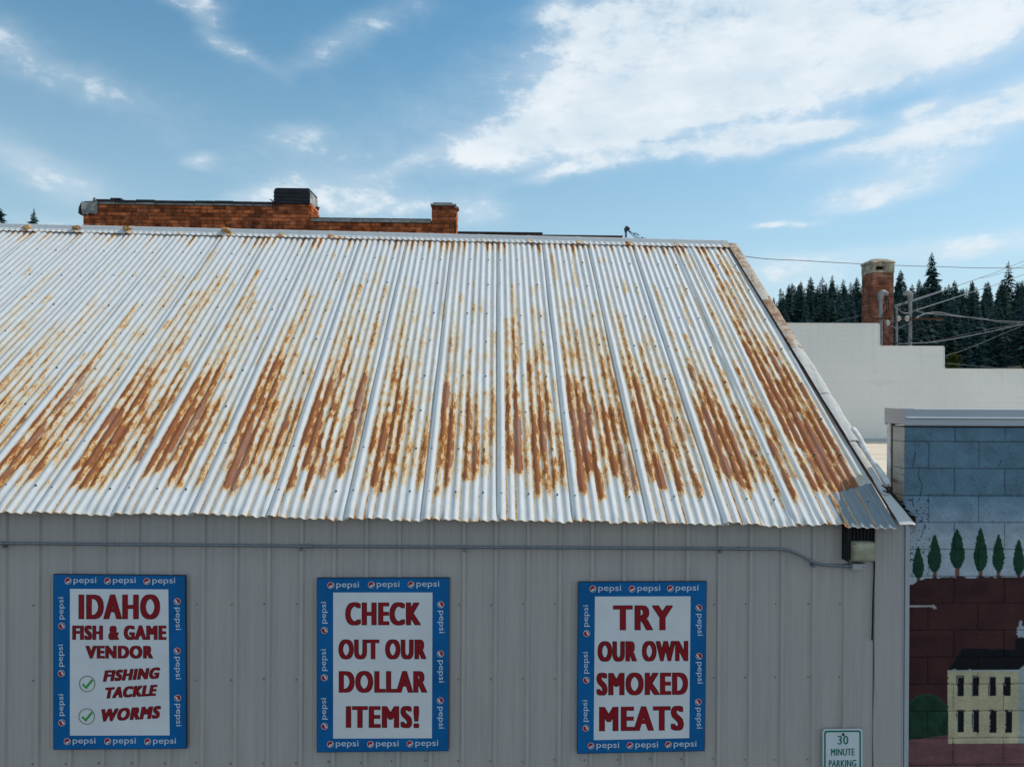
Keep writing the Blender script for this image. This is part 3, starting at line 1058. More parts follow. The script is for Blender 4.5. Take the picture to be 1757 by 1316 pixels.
for px, py in ((515, 937), (797, 938.4), (1237, 941), (5, 932), (1397, 965)):
    mb = MB()
    c = at(px, py, YC)
    mb.tube([c - Vector((.009, 0, 0)), c + Vector((.009, 0, 0))], .0135, 10)
    mb.box(c.x - .009, c.x + .009, YC - .004, YW - .001, c.z - .034, c.z - .008)
    mb.build('strap', M['steel'], con)
mb = MB()
a_, b_ = at(1461, 966, YC), at(1483, 976.5, YC)
mb.box(a_.x, b_.x, YC - .022, YW - .001, b_.z, a_.z)
jb = mb.build('junction_box', M['siding_trim'], con, bevel=.005)
mb = MB()
mb.disc_y((a_.x + b_.x) / 2 + .03, (a_.z + b_.z) / 2, .004, YC - .026, YC - .021, 8)
mb.build('box_screw', M['dark_steel'], jb)

# wall lamp tucked under the eave
LY = YW - .10
la, lb = at(1456, 905, LY), at(1502, 964, LY)
lamp = empty('wall_light', ((la.x + lb.x) / 2, YW, lb.z), 'square wall light with yellowed lens under the right end of eave', 'wall light')
mb = MB()
zt = eave_z(la.x) + .03
mb.box(la.x, lb.x, YW - .03, YW + .018, lb.z, zt)
mb.box(la.x, la.x + .012, LY + .01, YW - .03, lb.z, zt)
mb.box(lb.x - .008, lb.x, LY + .01, YW - .03, lb.z, zt)
mb.box(la.x + .012, lb.x - .008, LY + .03, YW - .03, at(1456, 930, LY).z, zt - .01)
mb.build('housing', M['black'], lamp)
mb = MB()
for k in range(7):
    x = la.x + .022 + k * (lb.x - la.x - .04) / 6
    mb.box(x - .004, x + .004, LY + .018, LY + .03, at(1456, 928, LY).z, zt - .03)
mb.build('cooling_fins', M['louvre'], lamp)
ta, tb = at(1462, 929, LY), at(1501, 963, LY)
mb = MB()
cxm, cz = (ta.x + tb.x) / 2, (ta.z + tb.z) / 2
ww, hh = (tb.x - ta.x) / 2, (ta.z - tb.z) / 2
rows = [(1.0, LY + .028), (1.0, LY + .004), (.97, LY - .012), (.86, LY - .028), (.60, LY - .036)]
rings = []
nn = 24
for s_, y in rows:
    ring = []
    for k in range(nn):
        an = 2 * math.pi * k / nn
        c_, s2 = math.cos(an), math.sin(an)
        e = .2
        ring.append((cxm + math.copysign(abs(c_) ** e, c_) * ww * s_, y, cz + math.copysign(abs(s2) ** e, s2) * hh * s_))
    rings.append(ring)
vs = [p for r_ in rings for p in r_]
fs = [(i * nn + k, i * nn + (k + 1) % nn, (i + 1) * nn + (k + 1) % nn, (i + 1) * nn + k) for i in range(len(rows) - 1) for k in range(nn)]
fs.append(tuple((len(rows) - 1) * nn + k for k in range(nn)))
mb.add(vs, [tuple(f) for f in fs], 0, True)
for k in range(3):
    z = cz + hh * (.62 - .22 * k)
    mb.tube([(cxm - ww * .93, LY - .010, z), (cxm, LY - .030, z - .004), (cxm + ww * .93, LY - .010, z)], .0035, 6)
mb.build('lens', M['lens'], lamp)
mb = MB()
p = at(1463, 932, LY - .02)
mb.tube([p, p + Vector((.03, -.006, -.006)), p + Vector((.035, -.004, -.010))], .003, 6)
mb.build('latch', M['dark_steel'], lamp)

mb = MB()
cp = [(1500, 958), (1500.5, 968), (1500, 985), (1498.5, 1010), (1497.5, 1040), (1497, 1072), (1496, 1098)]
mb.tube([at(px, py, YW - .022) for px, py in cp], .0052, 8)
tag(mb.build('power_cable', M['cable_black']), 'black cable hanging from the wall light beside the corner panel', 'cable')


# ------------------------------------------------------------------ lettering
_txt_cache = {}


def text_mesh(body, offset, shear=0.0, space=1.0):
    key = (body, offset, shear, space)
    if key in _txt_cache:
        return _txt_cache[key]
    cu = bpy.data.curves.new('lettering', 'FONT')
    cu.body = body
    cu.size = 1.0
    cu.offset = offset
    cu.shear = shear
    cu.space_character = space
    cu.resolution_u = 4
    cu.fill_mode = 'FRONT'
    o = bpy.data.objects.new('lettering', cu)
    COL.objects.link(o)
    bpy.context.view_layer.update()
    dg = bpy.context.evaluated_depsgraph_get()
    me = bpy.data.meshes.new_from_object(o.evaluated_get(dg))
    v = np.zeros(len(me.vertices) * 3)
    me.vertices.foreach_get('co', v)
    v = v.reshape(-1, 3)[:, :2]
    fs = [tuple(p.vertices) for p in me.polygons]
    bpy.data.objects.remove(o)
    bpy.data.curves.remove(cu)
    bpy.data.meshes.remove(me)
    _txt_cache[key] = (v, fs)
    return v, fs


def lettering(name, body, box, Y, material, parent, offset=.0, ref=None, shear=0.0, slope=0.0, turn=0, space=1.0, thick=.0012, shifts=((0, 0),)):
    """letters fitted to a box of photograph pixels on the plane y = Y; turn 0, 90 (reads upward) or -90"""
    v, fs = text_mesh(body, offset, shear, space)
    rv = text_mesh(body, ref if ref is not None else offset, shear, space)[0]
    lo, hi = rv.min(0), rv.max(0)
    n = (v - lo) / (hi - lo)                           # unit box of the reference weight
    x0, y0, x1, y1 = box
    mb = MB()
    edges = {}
    for f in fs:
        for i in range(len(f)):
            e = (f[i], f[(i + 1) % len(f)])
            if (e[1], e[0]) in edges:
                edges[(e[1], e[0])] = None
            else:
                edges[e] = e
    rim = [e for e in edges.values() if e]
    for si, (sx, sy) in enumerate(shifts):
        out = []
        yy = Y - si * .00008                           # the passes of the film never share a plane
        for a_, b_ in n:
            if turn == 0:
                px, py = x0 + a_ * (x1 - x0) + sx, y1 - b_ * (y1 - y0) + sy
                py -= slope * (px - x0)
            elif turn == 90:
                px, py = x0 + (1 - b_) * (x1 - x0), y1 - a_ * (y1 - y0)
            else:
                px, py = x0 + b_ * (x1 - x0), y0 + a_ * (y1 - y0)
            out.append(tuple(at(px, py, yy)))
        k = len(out)
        back = [(x, Y + thick, z) for x, y, z in out]
        mb.add(out + back, fs + [(a_, b_, b_ + k, a_ + k) for a_, b_ in rim])
    return mb.build(name, material, parent)


# ------------------------------------------------------------------ the three advertising boards
YS = YW - .044                          # face of the boards


def quad_board(mb, c, y0, y1, mi=0):
    pts = [at(px, py, y0) for px, py in c]
    mb.prism_y([(p.x, p.z) for p in pts], y0, y1, mi)


def bil(c, u, v):
    """pixel inside a board given by its corners TL TR BR BL"""
    (ax, ay), (bx, by), (cx, cy), (dx_, dy_) = c
    return ((1 - v) * ((1 - u) * ax + u * bx) + v * ((1 - u) * dx_ + u * cx), (1 - v) * ((1 - u) * ay + u * by) + v * ((1 - u) * dy_ + u * cy))


def emblem_mesh():
    """round badge: white rim, red cap, white wave, navy bowl; radius 1, facing -y"""
    mb = MB()
    n = 28
    circ = lambda r, a0, a1, k: [(r * math.cos(a0 + (a1 - a0) * i / k), r * math.sin(a0 + (a1 - a0) * i / k)) for i in range(k + 1)]
    mb.prism_y(circ(1.03, 0, 2 * math.pi, n)[:-1], .05, .25, 2)
    mb.prism_y(circ(.93, 0, 2 * math.pi, n)[:-1], 0.0, .20, 0)
    r = .80
    # red upper part bounded below by a wave
    top = circ(r, R(18), R(205), 18)
    wave = [(-.72 + 1.48 * i / 8, -.34 + .58 * i / 8 + .20 * math.sin(i / 8 * 2 * math.pi)) for i in range(1, 8)]
    mb.prism_y(top + wave, -.08, 0.0, 1)
    bot = circ(r, R(222), R(360), 14)
    wave2 = [(.74 - 1.30 * i / 8, -.10 - .50 * i / 8 - .22 * math.sin(i / 8 * math.pi * 1.3)) for i in range(1, 8)]
    mb.prism_y(bot + wave2, -.08, 0.0, 2)
    return mb.mesh('logo_emblem', [M['logo_white'], M['logo_red'], M['logo_navy']])


EMB = emblem_mesh()


def emblem(px, py, rpx, parent, turn):
    c = at(px, py, YS - .0030)
    o = bpy.data.objects.new('logo_emblem', EMB)
    COL.objects.link(o)
    o.parent = parent
    o.location = c - parent.location
    s_ = rpx * YS / F
    o.scale = (s_, .0035, s_)
    o.rotation_euler = (0, R(-turn - 28), 0)
    return o


def board(label, c, white, origin, top, bottom, left, right, lines):
    ctr = at(sum(p[0] for p in c) / 4, max(p[1] for p in c), YW - .03)
    root = empty('advertising_sign', (ctr.x, YW - .03, ctr.z), label, 'sign', 'blue bordered advertising boards on the grey wall')
    mb = MB()
    quad_board(mb, c, YS, YW - .021)
    # dark return edge: slightly larger tray behind the print
    o = mb.build('border_panel', M['sign_blue'], root)
    mb = MB()
    cx = sum(p[0] for p in c) / 4
    cy = sum(p[1] for p in c) / 4
    c2 = [(cx + (p[0] - cx) * 1.007, cy + (p[1] - cy) * 1.006) for p in c]
    quad_board(mb, c2, YS + .003, YW - .0205)
    mb.build('board_tray', M['sign_edge'], root)
    mb = MB()
    quad_board(mb, white, YS - .0015, YS + .001)
    mb.build('white_panel', M['sign_white'], root)
    ox, oy, sc = origin
    g = lambda x, y: (ox + x / sc, oy + y / sc)
    YT = YS - .0022
    for (x, y), tx in zip(top, top):
        px, py = g(x, y)
        emblem(px, py, 6.3, root, 0)
        lettering('logo_lettering', 'pepsi', (px + 9.3, py - 6.3, px + 48.3, py + 6.6), YT, M['logo_white'], root, .0)
    for x, y in bottom:
        px, py = g(x, y)
        emblem(px, py, 6.3, root, 0)
        lettering('logo_lettering', 'pepsi', (px + 9.3, py - 6.3, px + 48.3, py + 6.6), YT, M['logo_white'], root, .0)
    for x, y, ya, yb in left:
        px, py = g(x, y)
        emblem(px, py, 6.3, root, 90)
        lettering('logo_lettering', 'pepsi', (px - 6.2, oy + ya / sc, px + 5.6, oy + yb / sc), YT, M['logo_white'], root, .0, turn=90)
    for x, y, ya, yb in right:
        px, py = g(x, y)
        emblem(px, py, 6.3, root, -90)
        lettering('logo_lettering', 'pepsi', (px - 5.6, oy + ya / sc, px + 6.8, oy + yb / sc), YT, M['logo_white'], root, .0, turn=-90)
    for body, (x0, y0, x1, y1), shear, slope in lines:
        a_, b_ = g(x0, y0), g(x1, y1)
        hh_ = b_[1] - a_[1]
        bw = .047 * hh_                                # half of the extra stem width
        bx = (a_[0] + 1.2 + bw, a_[1] + 1.3, b_[0] - 1.2 - bw, b_[1] - 1.3)
        sp_ = 1.17
        core_ = [(bw * q, .3 * r_) for q, r_ in ((-1, -1), (-.5, 1), (0, -1), (.5, 1), (1, -1), (-1, 1), (1, 1))]
        rim_ = [(sx * (bw + .9) + 0, sy * .95) for sx, sy in ((-1, 0), (1, 0), (-1, -1), (1, -1), (-1, 1), (1, 1), (0, 1), (0, -1), (-.5, 1), (.5, 1), (-.5, -1), (.5, -1), (-.5, 0), (.5, 0))]
        lettering('slogan_outline', body, bx, YS - .0020, M['sign_black'], root, .0, .0, shear, slope, 0, sp_, .0002, rim_)
        lettering('slogan_lettering', body, bx, YS - .0036, M['sign_red'], root, .0, .0, shear, slope, 0, sp_, .0002, core_)
    return root


SC = 3.6967
b1 = board('blue bordered sign about Idaho fish and game, fishing tackle and worms', [(92, 986), (317, 988), (319, 1283), (92, 1285)],
           [(120, 1010), (288.7, 1011), (291, 1261), (120, 1261.5)], (60, 960, SC),
           [(210, 135), (460, 135), (710, 137)], [(205, 1152), (461, 1152), (715, 1153)],
           [(170, 420, 237, 378), (167, 720, 538, 678), (170, 1033, 852, 990)], [(902, 265, 303, 445), (902, 578, 615, 757), (905, 877, 913, 1055)],
           [('IDAHO', (275, 218, 795, 380), 0, 0), ('FISH & GAME', (235, 415, 835, 510), 0, 0), ('VENDOR', (320, 543, 750, 628), 0, 0),
            ('FISHING', (430, 700, 795, 775), .22, .058), ('TACKLE', (445, 808, 778, 882), .22, .058), ('WORMS', (420, 945, 800, 1028), .22, .058)])
for cx, cy in ((331, 786), (328, 993)):
    px, py = 60 + cx / SC, 960 + cy / SC
    mb = MB()
    r_ = 13.3
    ring = [at(px + r_ * math.cos(2 * math.pi * k / 28), py + r_ * math.sin(2 * math.pi * k / 28), YS - .003) for k in range(28)]
    mb.tube(ring + [ring[0]], .0022, 5, caps=False)
    mk = mb.build('tick_ring', M['ring_green'], b1)
    mb = MB()
    poly = [(-9.2, 1.8), (-6.6, -.6), (-2.3, 4.0), (7.6, -8.2), (10.4, -5.6), (-1.6, 9.2)]
    pp = [at(px + x, py + y, YS - .0035) for x, y in poly]
    mb.add(pp + [p + Vector((0, .0015, 0)) for p in pp], [(0, 5, 2, 1), (2, 5, 4, 3)] + [(i, i + 6, (i + 1) % 6 + 6, (i + 1) % 6) for i in range(6)])
    mb.build('tick_mark', M['tick_green'], b1)
board('blue bordered sign telling people to check out dollar items', [(544.3, 992.5), (770, 992), (768.8, 1287.3), (544.3, 1289.5)],
      [(571.7, 1016.3), (742.1, 1016.3), (741, 1266), (571.7, 1266.5)], (510, 960, SC),
      [(213, 163), (470, 160), (722, 158)], [(210, 1170), (465, 1170), (715, 1167)],
      [(173, 447, 267, 405), (172, 747, 567, 705), (173, 1055, 877, 1013)], [(910, 285, 323, 465), (908, 597, 637, 778), (907, 893, 932, 1070)],
      [('CHECK', (303, 268, 785, 418), 0, 0), ('OUT OUR', (260, 503, 820, 633), 0, 0), ('DOLLAR', (262, 703, 825, 845), 0, 0), ('ITEMS!', (307, 925, 775, 1068), 0, 0)])
board('blue bordered sign inviting people to try smoked meats', [(993, 999.2), (1212, 998.4), (1208.3, 1287.3), (991, 1292)],
      [(1020.9, 1023.3), (1185, 1022.8), (1182.6, 1265.7), (1018.7, 1269.2)], (960, 960, SC),
      [(212, 185), (460, 185), (703, 183)], [(200, 1180), (447, 1177), (690, 1172)],
      [(172, 467, 288, 425), (170, 763, 585, 722), (167, 1067, 890, 1027)], [(885, 305, 343, 482), (885, 612, 648, 785), (880, 902, 938, 1070)],
      [('TRY', (338, 288, 720, 448), 0, 0), ('OUR OWN', (240, 515, 818, 648), 0, 0.006), ('SMOKED', (233, 715, 817, 862), 0, 0.006), ('MEATS', (250, 930, 790, 1090), 0, 0.012)])

# small parking sign at the bottom of the frame
YP = YW - .030
pk = empty('parking_sign', (at(1446, 1353, YP).x, YP, at(1446, 1353, YP).z), 'small white and green 30 minute parking sign on the grey wall', 'sign')


def rr2(x0, y0, x1, y1, r_, Y):
    pts = []
    for cx, cy, a0 in ((x1 - r_, y0 + r_, 0), (x0 + r_, y0 + r_, 90), (x0 + r_, y1 - r_, 180), (x1 - r_, y1 - r_, 270)):
        for k in range(6):
            an = R(a0 + 18 * k)
            px, py = cx + r_ * math.cos(an), cy - r_ * math.sin(an)
            p = at(px, py - .012 * (px - 1446), Y)
            pts.append((p.x, p.z))
    return pts


mb = MB()
mb.prism_y(rr2(1411.5, 1250, 1480, 1353, 5.5, YP), YP, YP + .003)
mb.build('sign_plate', M['park_white'], pk)
o_, i_ = rr2(1414.2, 1252.8, 1477.3, 1350.2, 4.6, YP - .0012), rr2(1416.8, 1255.4, 1474.7, 1347.6, 3.2, YP - .0012)
mb = MB()
n = len(o_)
y_ = YP - .0012
vs = [(x, y_, z) for x, z in o_] + [(x, y_, z) for x, z in i_] + [(x, YP + .0005, z) for x, z in o_] + [(x, YP + .0005, z) for x, z in i_]
fs = []
for k in range(n):
    j = (k + 1) % n
    fs += [(k, j, j + n, k + n), (k, k + 2 * n, j + 2 * n, j), (k + n, j + n, j + 3 * n, k + 3 * n)]
mb.add(vs, fs)
mb.build('sign_border', M['park_green'], pk)
for body, bx in (('30', (1437.7, 1262, 1455.4, 1276.8)), ('MINUTE', (1426.2, 1284.2, 1466, 1296)), ('PARKING', (1422.4, 1303.6, 1469, 1315.4))):
    lettering('sign_lettering', body, bx, YP - .0014, M['park_green'], pk, .0, slope=.012, space=1.08, shifts=((-.35, 0), (0, 0), (.35, 0)))
for py in (1259.3, 1344):
    mb = MB()
    c = at(1446.4, py, YP)
    mb.disc_y(c.x, c.z, .0095, YP - .007, YP + .001, 10)
    mb.build('bolt', M['dark_steel'], pk)

# ------------------------------------------------------------------ painted block building on the right
YB = 5.23
bb = empty('block_building', (3.6, YB, 0), 'concrete block building with a painted mural and grey metal parapet cap', 'building')
XB0 = at(1552, 850, YB).x
BW, BH = 89.2 * YB / F, 47.0 * YB / F
TOPZ = at(1640, 733, YB).z
JZ = at(1640, 758, YB).z                 # first full bed joint
mb = MB()
XBR = XB0 + 3.4
mb.box(XB0 + .012, XBR, YB + .012, YB + .19, 0, TOPZ)
wallb = mb.build('parapet_wall', M['block_joint'], bb)
srgb = lambda r, g, b_: np.array([((c / 255 + .055) / 1.055) ** 2.4 if c > 10 else c / 255 / 12.92 for c in (r, g, b_)])
K = 1.0


def paint(px, py):
    """flat colours of the wall picture at photograph pixels on the wall plane (arrays)"""
    c = np.zeros(px.shape + (3,))
    wob = (vnoise(px / 14, py / 14, 71) - .5) * 5
    sky_d, sky_m, sky_l, sky_w = (.15, .25, .325), (.20, .305, .39), (.33, .42, .50), (.48, .54, .59)
    c[:] = sky_d
    c[py > 853] = sky_m
    w_ = (vnoise(px / 26, py / 16, 72))
    k = sstep(850, 905, py + (w_ - .5) * 26)[..., None]
    c = c * (1 - k) + np.array(sky_l) * k
    k = sstep(898, 930, py + (w_ - .5) * 20)[..., None]
    c = c * (1 - k) + np.array(sky_w) * k
    # tree row
    for tx, t0, t1, hw, tb in ((1575.5, 937, 991, 10, 1002), (1604, 917, 981, 11.5, 992), (1642.5, 907, 975, 13, 990), (1682.5, 906, 979, 12, 991), (1713, 916, 980, 10.5, 990), (1748, 925, 985, 10.5, 991), (1783, 918, 983, 12, 993), (1820, 910, 980, 12, 993), (1856, 918, 984, 11, 994)):
        k = (np.abs(px - tx) < 3.3) & (py > t1 - 6) & (py < tb + 3)
        c[k] = (.22, .085, .065)
        q = np.clip((py - t0) / (t1 - t0), 0, 1)
        prof = hw * np.where(q < .62, (q / .62) ** .62, np.sqrt(np.clip(1 - ((q - .62) / .40) ** 2, 0, 1)))
        inside = (np.abs(px - tx + wob * .3) < prof + (vnoise(px / 2, py / 2, 73) - .5) * 1.6) & (py > t0) & (py < t1 + 1)
        g_ = (.5 * vnoise(px / 3.0, py / 3.5, 74) + .5 * vnoise(px / 1.3, py / 4.5, 85))[..., None]
        lit = sstep(-hw, hw, px - tx)[..., None]
        gc = np.array((.006, .028, .020)) + np.array((.006, .045, .016)) * g_ + np.array((.008, .03, .008)) * lit * g_
        c = np.where(inside[..., None], gc, c)
    # brown hill
    edge = 990 + 17 * np.clip((1600 - px) / 45, 0, 1) ** 1.4 + (vnoise(px / 7, px * 0, 75) - .5) * 3.5
    g_ = vnoise(px / 30, py / 22, 76)[..., None]
    hc = np.array((.050, .017, .016)) + np.array((.034, .010, .010)) * g_
    hc = hc * (1 - .55 * (sstep(4, 0, py - edge))[..., None] * .5)
    c = np.where((py > edge)[..., None], hc, c)
    # green mound and pink road
    bush = ((px - 1590) / 46) ** 2 + ((py - 1246) / 56) ** 2 < 1
    gc = np.array((.009, .034, .018)) + np.array((.010, .034, .014)) * vnoise(px / 6, py / 9, 77)[..., None]
    rim = bush & (((px - 1590) / 44) ** 2 + ((py - 1247) / 54) ** 2 > 1)
    c = np.where(bush[..., None], gc, c)
    c[rim] = (.03, .075, .04)
    road = py > 1270 + (1600 - px) * .12 * (px < 1628) - 6 * (px < 1628)
    rc = np.array((.20, .085, .085)) + np.array((.06, .03, .03)) * vnoise(px / 20, py / 5, 78)[..., None]
    c = np.where(road[..., None], rc, c)
    # cream house with black roof
    house = (px > 1626.5) & (px < 1748) & (py > 1149) & (py < 1275)
    hc = np.array((.66, .57, .35)) * (1 - .12 * vnoise(px / 12, py / 30, 79)[..., None])
    c = np.where(house[..., None], hc, c)
    side = (px >= 1748) & (px < 1830) & (py > 1149 - (px - 1748) * .9) & (py > 1149 - (1830 - px) * .9) & (py < 1275)
    c[side] = (.42, .47, .44)
    roof_ = (py > 1113) & (py < 1149) & (px > 1627 + (1149 - py) * .68) & (px < 1748 + (1149 - py) * 1.0)
    c[roof_] = (.006, .006, .008)
    chim = (px > 1741.5) & (px < 1770) & (py > 1095) & (py < 1120)
    c[chim] = (.006, .006, .008)
    gut = (px > 1626) & (px < 1749) & (np.abs(py - 1150 - (vnoise(px / 9, px * 0, 80) - .5)) < 1.3)
    c[gut] = (.50, .55, .56)
    sm = ((px - 1753) / 9) ** 2 + ((py - 1084) / 11) ** 2 < .9 + (vnoise(px / 4, py / 4, 81) - .5)
    sm |= (np.abs(px - 1751 + (py - 1070) * .2) < 2.5) & (py > 1064) & (py < 1084)
    c[sm & (py < 1094)] = (.40, .44, .48)
    for wy0, wy1, dxs in ((1159, 1194, 0), (1217.5, 1256, 0)):
        for wx in (1647.5, 1673.5, 1702.5, 1728.5):
            sh = 0 if wy0 < 1200 else (wx - 1647.5) * .03
            k = (np.abs(px - wx - sh) < 6.2) & (py > wy0) & (py < wy1)
            c[k] = (.006, .006, .010)
            k = (np.abs(px - wx - sh + 5.0) < .55) & (py > wy0 + 2) & (py < wy1 - 2)
            c[k] = (.35, .35, .33)
            k = (np.abs(px - wx - sh) < 5.6) & (np.abs(py - wy0 - 1.6) < .5)
            c[k] = (.35, .35, .33)
    # paint lost near the left edge and in chips
    chip = (vnoise(px / 2.2, py / 2.2, 82) > .80) & (px < 1597) & (py > 855) & (py < 992)
    c[chip] = (.055, .055, .055)
    chip = (vnoise(px / 1.4, py / 1.4, 83) > .90) & (py < 905)
    c[chip] *= .55
    for (x0, y0, x1, y1), wd in (((1558, 1040.5, 1601, 1039), 1.6), ((1601, 1039, 1604, 1042), 2.4)):
        tt = np.clip(((px - x0) * (x1 - x0) + (py - y0) * (y1 - y0)) / ((x1 - x0) ** 2 + (y1 - y0) ** 2), 0, 1)
        d = np.hypot(px - x0 - tt * (x1 - x0), py - y0 - tt * (y1 - y0))
        c[d < wd * (.6 + .8 * vnoise(px / 2, py / 2, 84))] = (.50, .48, .44)
    # cracks
    for poly in ([(1571, 776), (1566, 800)], [(1578, 806), (1575, 815), (1583, 832), (1579, 849)], [(1565, 858), (1567, 870)], [(1587, 902), (1581, 920)], [(1718, 790), (1713, 800)]):
        for (x0, y0), (x1, y1) in zip(poly[:-1], poly[1:]):
            tt = np.clip(((px - x0) * (x1 - x0) + (py - y0) * (y1 - y0)) / ((x1 - x0) ** 2 + (y1 - y0) ** 2), 0, 1)
            d = np.hypot(px - x0 - tt * (x1 - x0) + wob * .25, py - y0 - tt * (y1 - y0))
            c[d < .75] = (.035, .05, .06)
    return c


RTI = np.array(ROT.transposed())


def block(x0, x1, z0, z1, left_end):
    g_ = .0042
    x0 += 0 if left_end else g_ * .5
    x1 -= g_ * .5
    z0 += g_ * .5
    z1 -= g_ * .5
    nx = max(8, int((x1 - x0) / .0065))
    nz = max(8, int((z1 - z0) / .0065))
    rg = np.random.RandomState(int((x0 * 977 + z0 * 3571)) % 99999)
    xs_ = np.linspace(x0, x1, nx)
    zs_ = np.linspace(z1, z0, nz)
    X, Z = np.meshgrid(xs_, zs_)
    e = np.minimum(np.minimum(X - x0, x1 - X), np.minimum(Z - z0, z1 - Z))
    yo = rg.uniform(-.0015, .0015)
    Y = YB + yo + .0035 * (1 - sstep(0, .010, e)) + (vnoise(X * 60, Z * 60, 91) - .5) * .002 + .004 * (vnoise(X * 90, Z * 90, 92) > .8) * (e < .008)
    q = np.stack([X - CAM.x, Y - CAM.y, Z - CAM.z], -1) @ RTI.T
    PX, PY = W / 2 + F * q[..., 0] / -q[..., 2], H / 2 - F * q[..., 1] / -q[..., 2]
    col = paint(PX, PY)
    P = np.stack([X, Y, Z], 2)
    # returns of the block: top, bottom, sides as an outer ring pushed back
    Pp = np.pad(P, ((1, 1), (1, 1), (0, 0)), mode='edge')
    cc = np.pad(col, ((1, 1), (1, 1), (0, 0)), mode='edge')
    depth = .16 if left_end else .03
    Pp[0, :, 1] = Pp[-1, :, 1] = Pp[:, -1, 1] = YB + .03
    Pp[:, 0, 1] = YB + depth
    if left_end:
        Pp[0, 0, 1] = Pp[-1, 0, 1] = YB + depth
        cc[:, 0] = (.50, .47, .41)
    # own colour for the end face: repeat the border column so the paint does not bleed
    if left_end:
        extra = Pp[:, 1:2].copy()
        Pp = np.concatenate([Pp[:, :1], extra, Pp[:, 1:]], 1)
        cc = np.concatenate([cc[:, :1], cc[:, :1], cc[:, 1:]], 1)
        stn = vnoise(Pp[:, 0:2, 2] * 40, Pp[:, 0:2, 1] * 40, 95)
        cc[:, 0:2] = np.where((stn > .8)[..., None], (.16, .15, .13), cc[:, 0:2])
        Pp[:, 1, 1] += .0005
    link('block', grid_mesh('block', Pp, M['block'], {'paint': cc}, None, False), wallb)


row = -1
z = JZ
rows_ = [(JZ, min(JZ + BH, TOPZ), 1)]
for k in range(16):
    rows_.append((JZ - (k + 1) * BH, JZ - k * BH, k % 2))
for z0, z1, half in rows_:
    # odd courses start with a whole block, even ones with half a block
    x = XB0
    first = True
    while x < XB0 + 3.0:
        w = (43 / 89.2 * BW) if (half == 0 and first) else BW
        if z1 > at(1640, 740, YB).z and first:
            w = BW
        block(x, x + w, z0, z1, first)
        x += w
        first = False

# parapet cap: folded metal with a drip, end lapped by a second piece
mb = MB()
cx0 = at(1536, 715, YB).x - .02
zt = at(1640, 702.5, YB - .03).z
prof = [(YB + .24, zt - .005), (YB - .012, zt), (YB - .012, zt - .050), (YB - .016, zt - .054), (YB - .040, zt - .060), (YB - .044, zt - .066), (YB - .040, zt - .070), (YB - .028, zt - .074), (YB - .030, zt - .118), (YB - .020, zt - .122), (YB - .004, zt - .118), (YB - .004, zt - .02), (YB + .22, zt - .03), (YB + .22, zt - .13), (YB + .24, zt - .13)]
mb.prism_x(prof[::-1], XB0 - .012, XBR)
mb.build('parapet_cap', M['cap_metal'], bb)
mb = MB()
prof2 = [(y - .0035 if y < YB else y + .004, z + .0035 if z > zt - .05 else z) for y, z in prof]
mb.prism_x(prof2[::-1], XB0 - .018, XB0 + .06)
mb.box(XB0 - .022, XB0 - .016, YB - .035, YB + .24, zt - .115, zt + .002)
mb.build('cap_end', M['cap_metal'], bb)
mb = MB()
px_ = XB0
mb.box(px_ - .004, px_ + .012, YB + .162, YB + .176, at(1535, 835, YB).z - .5, zt - .10, 1)
mb.box(px_ - .010, px_ + .03, YB + .178, YB + .225, at(1535, 835, YB).z - .5, zt - .10, 0)
mb.build('end_board', [M['white_trim'], M['fascia']], bb)
DZ = at(1500, 757, 14.0).z
mb = MB()
mb.box(XB0 + .06, 16, YB + .23, 13.99, 0, DZ)
mb.build('flat_roof', M['tan_roof'], bb)

# leaf litter packed in the gap where the two buildings meet
mb = MB()
rg = random.Random(8)
for k in range(260):
    q = rg.random()
    px = 1519 + 46 * q + rg.gauss(0, 3.2)
    py = 836 + 56 * q + rg.gauss(0, 3.0)
    p = at(px, py, YB - .02 + rg.uniform(-.05, .14) * (1 - q) - .06 * q)
    s_ = rg.uniform(.006, .018)
    a_ = Vector((rg.gauss(0, 1), rg.gauss(0, 1), rg.gauss(0, 1))).normalized()
    b_ = a_.cross(Vector((rg.gauss(0, 1), rg.gauss(0, 1), rg.gauss(0, 1)))).normalized()
    mb.add([p - a_ * s_, p + b_ * s_ * .6, p + a_ * s_, p - b_ * s_ * .6 + Vector((0, -.004, 0))], [(0, 1, 2), (0, 2, 3)])
for k in range(6):
    q = (k + .5) / 6
    p = at(1522 + 40 * q, 840 + 50 * q, YB - .01 - .03 * q)
    mb.tube([p + Vector((-.05, .02, .045)), p, p + Vector((.04, 0, -.05))], [.012, .026, .012], 6)
tag(mb.build('leaf_litter', M['debris']), 'dark rotting leaves packed between roof edge and block wall', 'leaf litter', kind='stuff')

# ------------------------------------------------------------------ white stepped building behind
YV = 14.0
steps = [(1180, 555), (1508, 556), (1508, 594.5), (1619, 595), (1619, 633.5), (2150, 636)]
pts = [at(px, py, YV) for px, py in steps]
out = [(pts[0].x, 0), (pts[-1].x, 0), (pts[-1].x, pts[-1].z)]
out += [(pts[4].x + .05, pts[4].z), (pts[4].x + .012, pts[4].z + .014), (pts[4].x, pts[4].z + .05)]
out += [(pts[3].x, pts[3].z - .015), (pts[3].x - .015, pts[3].z)]
out += [(pts[2].x + .05, pts[2].z), (pts[2].x + .012, pts[2].z + .014), (pts[2].x, pts[2].z + .05)]
out += [(pts[1].x, pts[1].z - .015), (pts[1].x - .015, pts[1].z), (pts[0].x, pts[0].z)]
wb = empty('white_building', (10, YV, 0), 'white painted building with a stepped parapet behind the block wall', 'building')
mb = MB()
mb.prism_y(out, YV, YV + .25)
mb.build('stepped_wall', M['white_wall'], wb)
mb = MB()
top_o = [(p[0], p[1]) for p in out[2:]]
